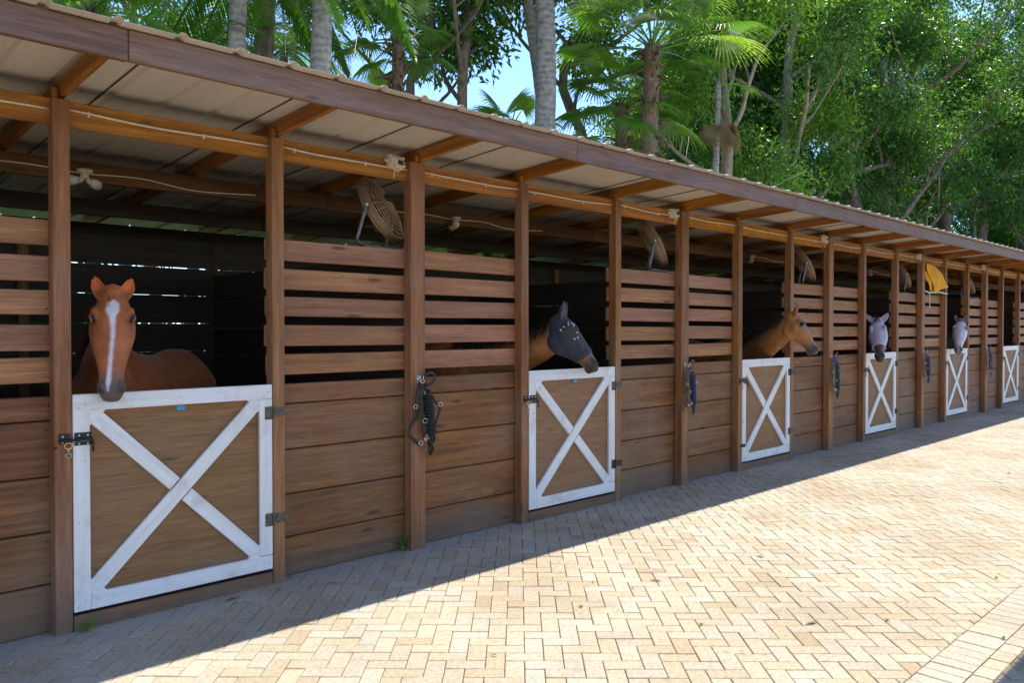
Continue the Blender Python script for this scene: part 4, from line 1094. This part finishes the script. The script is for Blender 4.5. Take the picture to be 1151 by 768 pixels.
# ================================================================== TREES
def leaves(mb, cen, nrm_r, n, size, droop=.4, aspect=.42, seed=0, rndmul=1., sub=None):
    """n bent leaf blades scattered round each of the points cen (k,3) with radii nrm_r (k,)"""
    r = np.random.default_rng(seed); k = len(cen)
    idx = r.integers(0, k, n); v = r.normal(0, 1, (n, 3)); v /= np.linalg.norm(v, axis=1)[:, None]
    rad = nrm_r[idx]*r.random(n)**.45; p = cen[idx]+v*rad[:, None]*np.array([1, 1, .72])
    d = v*.6+r.normal(0, .6, (n, 3)); d[:, 2] -= droop; d /= np.linalg.norm(d, axis=1)[:, None]
    h = r.normal(0, 1, (n, 3)); h[:, 2] += 1.2; w_ = np.cross(d, h); w_ /= np.linalg.norm(w_, axis=1)[:, None]; up = np.cross(w_, d)
    L = size*r.uniform(.6, 1.3, n); W_ = L*aspect*.5
    base = p; a = p+d*(L*.45)[:, None]+w_*W_[:, None]+up*(L*.06)[:, None]; b = p+d*(L*.45)[:, None]-w_*W_[:, None]+up*(L*.06)[:, None]
    tip = p+d*L[:, None]-up*(L*.14)[:, None]; midp = p+d*(L*.5)[:, None]-up*(L*.05)[:, None]
    V = np.stack([base, a, tip, b, midp], 1).reshape(-1, 3)
    i0 = np.arange(n)*5; Fc = np.stack([np.stack([i0, i0+4, i0+1], 1), np.stack([i0+1, i0+4, i0+2], 1), np.stack([i0, i0+3, i0+4], 1), np.stack([i0+3, i0+2, i0+4], 1)], 1).reshape(-1, 3)
    cl = r.random(k)[idx]*.45; rv = np.clip(cl+r.random(n)**1.4*.6, 0, 1)*rndmul
    return V, Fc, np.repeat(rv, 5)
def fastmesh(name, V, Fc, Rn, mat, parent=None):
    me = bpy.data.meshes.new(name); nv = len(V); nf = len(Fc); k = Fc.shape[1]
    me.vertices.add(nv); me.vertices.foreach_set('co', V.astype(np.float32).ravel())
    me.loops.add(nf*k); me.loops.foreach_set('vertex_index', Fc.astype(np.int32).ravel())
    me.polygons.add(nf); me.polygons.foreach_set('loop_start', np.arange(0, nf*k, k, dtype=np.int32))
    me.update(calc_edges=True)
    a = me.attributes.new('rnd', 'FLOAT', 'POINT'); a.data.foreach_set('value', Rn.astype(np.float32)); me.materials.append(mat)
    o = bpy.data.objects.new(name, me); col.objects.link(o)
    if parent: o.parent = parent
    return o
def tree_mesh(seed, h, r0, clear, spread, lean=(0, 0), nlimb=7, forks=2):
    """trunk and limbs; returns builder and crown points"""
    r = np.random.default_rng(seed); mb = MB(); mb.smooth = True; tips = []
    def limb(p, d, L, rad, depth):
        n = 7; pts = [p]; dd = unit(d); q = np.array(p, float)
        for i in range(n):
            dd = unit(dd+r.normal(0, .13, 3)+np.array([0, 0, .06])); q = q+dd*L/n; pts.append(q.copy())
        rr = np.linspace(rad, rad*(.45 if depth else .3), n+1)
        ringtube(mb, spline(pts, 12), np.interp(np.linspace(0, 1, 12), np.linspace(0, 1, n+1), rr), 9 if depth > 1 else 6, cap=False)
        if depth == 0:
            tips.append(pts[-1]); tips.append(pts[n//2]); return
        for k in range(3 if depth > 1 else 3):
            u = r.uniform(.45, 1); i = int(u*n); az = r.uniform(0, 2*math.pi); el = r.uniform(.05, .9)
            nd = unit(dd*.8+np.array([math.cos(az), math.sin(az), 0])*.9*math.cos(el)+np.array([0, 0, math.sin(el)*.6]))
            limb(pts[i], nd, L*r.uniform(.5, .75), rr[i]*.62, depth-1)
        tips.append(pts[-1])
    top = np.array([lean[0], lean[1], h*.72]); pts = [np.zeros(3)]
    for i in range(1, 8): pts.append(top*i/7+np.array([r.normal(0, .10), r.normal(0, .10), 0])*i*.35)
    rad = np.linspace(r0, r0*.45, 8); rad[0] *= 1.35
    ringtube(mb, spline(pts, 24), np.interp(np.linspace(0, 1, 24), np.linspace(0, 1, 8), rad), 12)
    for k in range(nlimb):
        u = clear+(1-clear)*(k+.5)/nlimb; f = u*7; i = min(int(f), 6); p = pts[i]*(1-(f-i))+pts[i+1]*(f-i)
        az = k*2.4+r.uniform(-.4, .4); el = r.uniform(.25, .9)
        limb(p, (math.cos(az)*math.cos(el), math.sin(az)*math.cos(el), math.sin(el)), spread*r.uniform(.55, 1.0)*(1.15-.45*u), r0*.42*(1.1-.5*u), 2)
    return mb, np.array(tips)
protos = {}
def make_tree(key, seed, h, r0, clear, spread, lmat, bmat, nleaf, lsize, rad=(.5, 1.05), **kw):
    mb, tips = tree_mesh(seed, h, r0, clear, spread, **kw)
    r = np.random.default_rng(seed+50); root = empty('broadleaf_tree'); mb.build('trunk', M[bmat], root)
    V, Fc, Rn = leaves(mb, tips, r.uniform(*rad, len(tips)), nleaf, lsize, seed=seed); fastmesh('crown', V, Fc, Rn, M[lmat], root)
    protos[key] = [root, False]; return root
def place(key, loc, rz, sc, label, group, cat='tree'):
    root, used = protos[key]
    o = copy_tree(root) if used else root; protos[key][1] = True
    o.location = loc; o.rotation_euler = (0, 0, rz); o.scale = (sc, sc, sc)
    tag(o, label, cat, group); return o
GT = 'trees behind the stable'
#make_tree('A', 11, 15, .26, .30, 4.6, 'leaf_dark', 'bark_brown', 26000, .17, lean=(.5, .2))
make_tree('B', 23, 17, .24, .22, 5.0, 'leaf_blue', 'bark_pale', 34000, .15, lean=(-.6, .3), nlimb=9)
make_tree('C', 37, 16, .20, .35, 4.4, 'leaf_light', 'bark_pale', 22000, .15, lean=(.8, .0))
make_tree('E', 51, 18, .30, .12, 5.6, 'leaf_blue', 'bark_brown', 42000, .16, nlimb=11)
make_tree('G', 77, 13, .16, .18, 4.2, 'leaf_dark', 'bark_pale', 24000, .16, nlimb=9)
def gp(px, z): q = at(px, 370, z); return (q[0], q[1], 0)
make_tree('H', 61, 14, .17, .62, 3.8, 'leaf_dark', 'bark_brown', 11000, .19, lean=(.7, .2), nlimb=8)
TL = [  # key, px, depth, rz, scale, label
 ('H', 478, 17.0, .4, .95, 'dark leafy tree in front of blue sky, left of the big grey trunk'),
 ('H', 548, 17.5, 2.2, 1.0, 'dark tree with hanging leaves just left of the big grey trunk'),
 ('H', 668, 19.5, 1.1, 1.08, 'dark tree with hanging leaves between the big grey trunk and the fan palm'),
 ('C', 806, 19.5, .0, .95, 'slim pale forked tree right of the brown fan palm'),
 ('G', 775, 28, 4.0, 1.2, 'leafy tree filling the gap behind the brown fan palm'),
 ('B', 868, 24, 2.6, .95, 'pale branching tree with a leaning trunk, second right of the fan palm'),
 ('C', 905, 25, 1.6, 1.05, 'multi-branched tree with bare orange-brown limbs above the third door'),
 ('E', 960, 27, 0.3, .95, 'broad dense tree with blue-green leaves above the fourth door'),
 ('B', 1000, 31, 4.4, 1.1, 'tall dense tree left of the upper right corner, its trunk low above the roof'),
 ('E', 1060, 34, 2.0, 1.05, 'very dense green tree filling the upper right, one in from the frame edge'),
 ('G', 1105, 38, 3.0, 1.5, 'dense tree behind the far end of the stable roof'),
 ('E', 1150, 37, 5.0, 1.0, 'dense green tree cut by the right edge of the view'),
 ('E', 905, 40, 3.7, 1.15, 'tall dark tree seen through gaps behind the bare limbed tree'),
 ('B', 815, 38, 0.9, 1.2, 'distant leafy tree behind the slim pale forked tree'),
 ('E', 1010, 46, 1.2, 1.2, 'farther dense tree closing the gap behind the upper right trees'),
 ('E', 1130, 50, 2.7, 1.2, 'farthest dense tree behind the right end of the stable'),
 ('G', 1140, 43, 1.0, 1.05, 'rounded tree low at the far right behind the roof end'),
 ('G', 1165, 46, 2.2, 1.15, 'leafy tree at the right frame edge behind the roof end'),
 ('G', 1120, 48, 4.2, 1.3, 'leafy tree just inside the right frame edge, behind the lower ones'),
 ('G', 738, 36, 5.2, 1.15, 'distant tree directly behind the brown fan palm'),
 ('C', 180, 16, 3.3, .7, 'light green leafy tree at the upper left behind the palm trunks'),
 ('G', 238, 24, .5, .8, 'darker leafy tree behind the nearest grey palm trunk'),
]
for key, px, z, rz, sc, lab in TL: place(key, gp(px, z), rz, sc, lab, GT)
# shrubs low behind the rear wall close the view through the gaps
def shrub(seed, mat, n=5200, ls=.16):
    r = np.random.default_rng(seed); root = empty('shrub'); mb = MB(); mb.smooth = True; c = []
    for k in range(9):
        a = k*.7+r.uniform(-.3, .3); e = np.array([math.cos(a)*r.uniform(.4, 1.1), math.sin(a)*r.uniform(.4, 1.1), r.uniform(1.0, 2.4)])
        ringtube(mb, spline([(0, 0, 0), e*.5+r.normal(0, .08, 3), e], 7), np.linspace(.03, .008, 7), 6); c += [e, e*.6, e*.85]
    mb.build('stem', M['bark_brown'], root); c = np.array(c)
    V, Fc, Rn = leaves(mb, c, r.uniform(.35, .75, len(c)), n, ls, seed=seed); fastmesh('foliage', V, Fc, Rn, M[mat], root); return root
protos['s1'] = [shrub(3, 'leaf_light'), False]; protos['s2'] = [shrub(9, 'leaf_dark'), False]
for k in range(17):
    x = -2+k*2.1; place('s1' if k % 3 != 1 else 's2', (x, 5.6+.8*math.sin(k*2.1), 0), k*1.3, 1.0+.25*math.sin(k*1.7), 'leafy green shrub behind the rear wall, glimpsed only through its gaps', 'shrubs behind the rear wall', 'shrub')

for k, (px, z, sc) in enumerate([(840, 25, 1.3), (900, 30, 1.6), (960, 33, 1.6), (1020, 37, 1.9), (1065, 40, 2.0), (1095, 43, 2.2), (1120, 45, 2.4), (1145, 44, 2.4), (1170, 44, 2.4), (1085, 52, 3.0), (1130, 56, 3.2)]):
    place('s2', gp(px, z), k*1.9, sc, 'green bush low behind the far stable roof, closing the view under the trees', 'bushes behind the far roof', 'bush')

# ------------------------------------------------------------------ palms
def fan_frond(mb, base, d, petiole, rad, seed=0, sag=.25, nseg=34, wide=2.2, mat=0):
    """one fan leaf: arching petiole, then folded segments spread round its tip"""
    r = np.random.default_rng(seed); d = unit(d); side = unit(np.cross(d, (0, 0, 1.)+r.normal(0, .05, 3)))
    pts = [np.array(base)+d*petiole*u+np.array([0, 0, -1])*sag*petiole*u*u for u in np.linspace(0, 1, 7)]
    ringtube(mb, pts, np.linspace(.022, .012, 7), 5, mat=1, flat=.6)
    h = pts[-1]; dd = unit(pts[-1]-pts[-2]); up = np.cross(side, dd)
    V = []; Fc = []; G = []
    tilt = r.uniform(-.2, .35); up = unit(up+side*r.normal(0, .15))
    for k in range(nseg):
        a = (k/(nseg-1)-.5)*wide*2*.92; L = rad*(1-.22*abs(a/wide)**1.5)*r.uniform(.9, 1.06)
        u = unit(dd*math.cos(a)+side*math.sin(a)); wv = unit(np.cross(u, up)); wd = rad*wide/nseg*.92
        b = len(V); n = 6
        for i in range(n+1):
            t = i/n; w_ = wd*min(t/.42, 1)*(1 if t < .42 else (1-(t-.42)/.58)**.9)*.50+.002
            c = h+u*L*t+up*(-.10*L*abs(math.sin(a)))*t+up*.05*L*math.sin(t*2.4)-np.array([0, 0, 1])*L*(.10*t*t+.55*max(0, t-.5)**2*(1+r.uniform(0, .6)))
            V += [c-wv*w_+up*w_*.45, c-up*w_*.25, c+wv*w_+up*w_*.45]
        for i in range(n): q = b+3*i; Fc += [(q, q+1, q+4, q+3), (q+1, q+2, q+5, q+4)]
    mb.add(V, Fc, None, r.uniform(.1, .95))
def palm_trunk(h, r0, r1, mat, parent, seed=1, fib=False, lean=(0, 0)):
    r = np.random.default_rng(seed); m = MB(); m.smooth = True; n = 40
    pts = [np.array([lean[0]*(k/n)**1.5+.04*math.sin(k*.3+seed), lean[1]*(k/n)**1.5, h*k/n]) for k in range(n+1)]
    ringtube(m, pts, [np.interp(k/n, [0, .06, .3, 1], [r0*1.35, r0*1.05, r0, r1])*(1+(.03 if not fib else .07)*math.sin(k*2.9+seed)) for k in range(n+1)], 16)
    if fib:
        for k in range(230):
            z = h*r.uniform(.15, 1.0); a = r.uniform(0, 6.28); u = np.array([math.cos(a), math.sin(a), 0]); rr = np.interp(z/h, [0, .3, 1], [r0, r0, r1])
            lx = lean[0]*(z/h)**1.5; ly = lean[1]*(z/h)**1.5; p = u*rr*.92+np.array([lx, ly, z])
            L = r.uniform(.12, .34); dn = unit(u*r.uniform(.35, .9)+np.array([0, 0, r.uniform(-.9, 1.0)])+r.normal(0, .15, 3))
            ringtube(m, [p, p+dn*L*.6, p+dn*L+np.array([0, 0, -.03])], [.035, .022, .008], 4, flat=.35)
    m.build('trunk', M[mat], parent)
    return pts[-1]
def fan_palm(px, z, h, r0, nf, rad, pet, label, seed, fib=True, dry=0, lean=(0, 0), group='palms behind the stable', sag=.3, elr=(-.5, 1.35)):
    root = empty('fan_palm', gp(px, z)); r = np.random.default_rng(seed)
    top = palm_trunk(h, r0, r0*.85, 'bark_fibre' if fib else 'bark_palm', root, seed, fib, lean)
    for k in range(nf):
        m = MB(); az = k*2.399+r.uniform(-.2, .2); el = elr[1]-(elr[1]-elr[0])*(k/nf)
        fan_frond(m, top+np.array([0, 0, -.15*(k/nf)]), (math.cos(az)*math.cos(el), math.sin(az)*math.cos(el), math.sin(el)), pet*r.uniform(.85, 1.15), rad*r.uniform(.85, 1.1), seed*100+k, sag)
        m.build('frond', [M['leaf_palm'], M['leaf_light']], root)
    if dry:
        for k in range(dry):
            m = MB(); az = r.uniform(0, 6.28); fan_frond(m, top+np.array([0, 0, -.5]), (math.cos(az)*.5, math.sin(az)*.5, -.6), pet*.8, rad*.9, seed*77+k, .5); m.build('dry_frond', [M['leaf_dry'], M['leaf_dry']], root)
    tag(root, label, 'palm tree', group); return root
def zof(px, py, z): return at(px, py, z)[2]
fan_palm(731, 17.2, zof(742, 52, 17.2), .20, 24, 1.0, 1.5, 'bright green fan palm with a shaggy red-brown trunk, in the middle of the tree line', 2, True, 0, elr=(.12, 1.45), sag=.20)
fan_palm(698, 18.2, zof(698, 118, 18.2), .15, 22, .85, 1.05, 'shorter bright fan palm just left of the shaggy brown trunked palm', 5, True, 0, elr=(-.3, 1.3))
fan_palm(572, 19, zof(572, 150, 19), .16, 14, .75, .9, 'low young fan palm above the roof edge left of the big grey trunk', 8, True)
fan_palm(446, 15.5, zof(446, 45, 15.5), .13, 13, .62, .8, 'fan palm with a thin brown trunk against the sky, right of the grey palm trunks', 9, True)
fan_palm(108, 11.5, zof(108, 14, 11.5), .12, 16, .7, .8, 'small fan palm silhouetted against the sky at the upper left', 12, True)
fan_palm(805, 18.6, zof(805, 92, 18.6), .08, 3, .5, .6, 'withered palm with dry grey fronds beside the slim pale forked tree', 15, False, 7)

def feather_frond(mb, base, d, L, seed):
    r = np.random.default_rng(seed); d = unit(d); pts = []; p = np.array(base, float); dd = d.copy(); n = 22
    for k in range(n+1):
        pts.append(p.copy()); dd = unit(dd+np.array([0, 0, -.075])); p = p+dd*L/n
    pts = np.array(pts); ringtube(mb, pts, np.linspace(.035, .008, n+1), 5, mat=1)
    V = []; Fc = []
    T = np.gradient(pts, axis=0)
    for k in range(3, (n)*3):
        u = k/3; i = min(int(u), n-1); f = u-i; q = pts[i]*(1-f)+pts[i+1]*f; t = unit(T[i]); sd = unit(np.cross(t, (0, 0, 1.)))
        ll = .62*math.sin(math.pi*min(1, (u/n)*.9+.12))*r.uniform(.85, 1.1)+.08
        for e in (-1, 1):
            v = unit(sd*e+t*.55+np.array([0, 0, r.uniform(-.1, .3)])); w_ = unit(np.cross(v, (0, 0, 1.)))*.018; b = len(V)
            a1 = q+v*ll*.5+np.array([0, 0, -.03]); a2 = q+v*ll+np.array([0, 0, -.25*ll])
            V += [q-w_*.5, q+w_*.5, a1+w_, a1-w_, a2]; Fc += [(b, b+1, b+2, b+3), (b+3, b+2, b+4)]
    mb.add(V, Fc, None, r.uniform(0, .9))
def feather_palm(px, z, h, r0, label, seed, nf=15, L=2.9, lean=(0, 0), mat='bark_palm'):
    root = empty('tall_palm', gp(px, z)); r = np.random.default_rng(seed); top = palm_trunk(h, r0, r0*.8, mat, root, seed, False, lean)
    for k in range(nf):
        az = k*2.399; el = 1.2-1.75*k/nf; m = MB(); feather_frond(m, top, (math.cos(az)*math.cos(el), math.sin(az)*math.cos(el), math.sin(el)), L*r.uniform(.85, 1.1), seed*31+k); m.build('frond', [M['leaf_palm'], M['leaf_light']], root)
    tag(root, label, 'palm tree', 'palms behind the stable')
feather_palm(275, 12.2, 7.4, .150, 'smooth grey palm trunk, leftmost of the three close together', 21, lean=(-.1, 0), L=2.7)
feather_palm(298, 14.2, 8.4, .20, 'rough grey-brown palm trunk in the middle of the three close together', 22, mat='bark_brown')
feather_palm(361, 12.4, 8.2, .178, 'speckled grey palm trunk, rightmost of the three thick ones', 23)
feather_palm(322, 21, 9, .12, 'thin dark palm trunk behind the gap between the thick grey ones', 24, mat='bark_brown')
feather_palm(612, 16.4, 10.5, .23, 'thick pale grey palm trunk standing against the blue sky', 25)
feather_palm(634, 17.5, 11.5, .14, 'slimmer grey palm trunk leaning beside the thick pale one', 26, lean=(-1.2, .5))
feather_palm(215, 13, 5.6, .10, 'palm with long drooping feather fronds left of the grey trunks', 27, L=2.4)
feather_palm(140, 17, 6.6, .13, 'farther feather palm at the upper left corner of the roof edge', 28, L=2.6)

# ------------------------------------------------------------------ weeds and litter
def weed(x, y, h, n, seed, label, wide=.5):
    r = np.random.default_rng(seed); root = empty('weed', (x, y, 0)); m = MB(); m.smooth = True; V = []; Fc = []; c = []
    for k in range(n):
        a = k*2.4; L = h*r.uniform(.5, 1); e = np.array([math.cos(a)*wide*L, math.sin(a)*wide*L, L]); ringtube(m, [(0, 0, 0), e*.6+np.array([0, 0, .01]), e], [.0016, .0012, .0008], 4); c += [e, e*.75, e*.5]
    m.build('stem', M['leaf_light'], root); c = np.array(c)
    V, Fc, Rn = leaves(m, c, np.full(len(c), h*.14), n*7, h*.30, droop=.1, aspect=.5, seed=seed); fastmesh('foliage', V, Fc, Rn, M['leaf_light'], root); tag(root, label, 'weed')
q = onY(97, 712, -.03); weed(q[0], q[1], .075, 6, 1, 'small green weed at the foot of the nearest half door', .9)
q = onY(452, 612, .05); weed(q[0], q[1], .11, 5, 2, 'small upright weed against the planks left of the post with the black halter', .35)
q = onY(448, 618, .06); 
for k, (px, py, lab) in enumerate([(788, 704, 'tiny yellowish grass tuft between pavers, nearest one left of the edging strip'), (1128, 719, 'dry grass tuft on the outer line of the edging strip'), (1120, 651, 'tiny grass tuft between pavers right by the edging strip'),
                                   (997, 699, 'tiny green tuft between the sunlit pavers left of the edging strip'), (653, 684, 'tiny tuft in a paver joint in the sunlit middle'), (1003, 712, 'speck of grass in the herringbone beside the green tuft')][:5]):
    q = at(px, py, 1); r_ = ray(px, py); tt = -CAM[2]/r_[2]; q = CAM+r_*tt; weed(q[0], q[1], .014, 7, 30+k, lab, 1.1)
# fallen leaves and bits of straw
r = np.random.default_rng(99); lm = MB()
V = []; Fc = []; 
for k in range(170):
    x = r.uniform(.8, 16); y = -abs(r.normal(0, .25))-.02 if k < 110 else r.uniform(-3.4, -.2); a = r.uniform(0, 6.28); L = r.uniform(.015, .06) if k < 120 else r.uniform(.01, .025); wd = .0015 if k < 90 else L*.25
    u = np.array([math.cos(a), math.sin(a), 0])*L; v = np.array([-math.sin(a), math.cos(a), 0])*wd; c = np.array([x, y, .0065]); b = len(V)
    V += [c-u, c-v+np.array([0, 0, .003]), c+u, c+v+np.array([0, 0, .003])]; Fc.append((b, b+1, b+2, b+3))
lm.add(V, Fc, None, r.random(len(V))); tag(lm.build('straw_litter', M['leaf_dry']), 'scattered straw and dry leaf bits on the paving along the stall fronts', 'litter', kind='stuff')
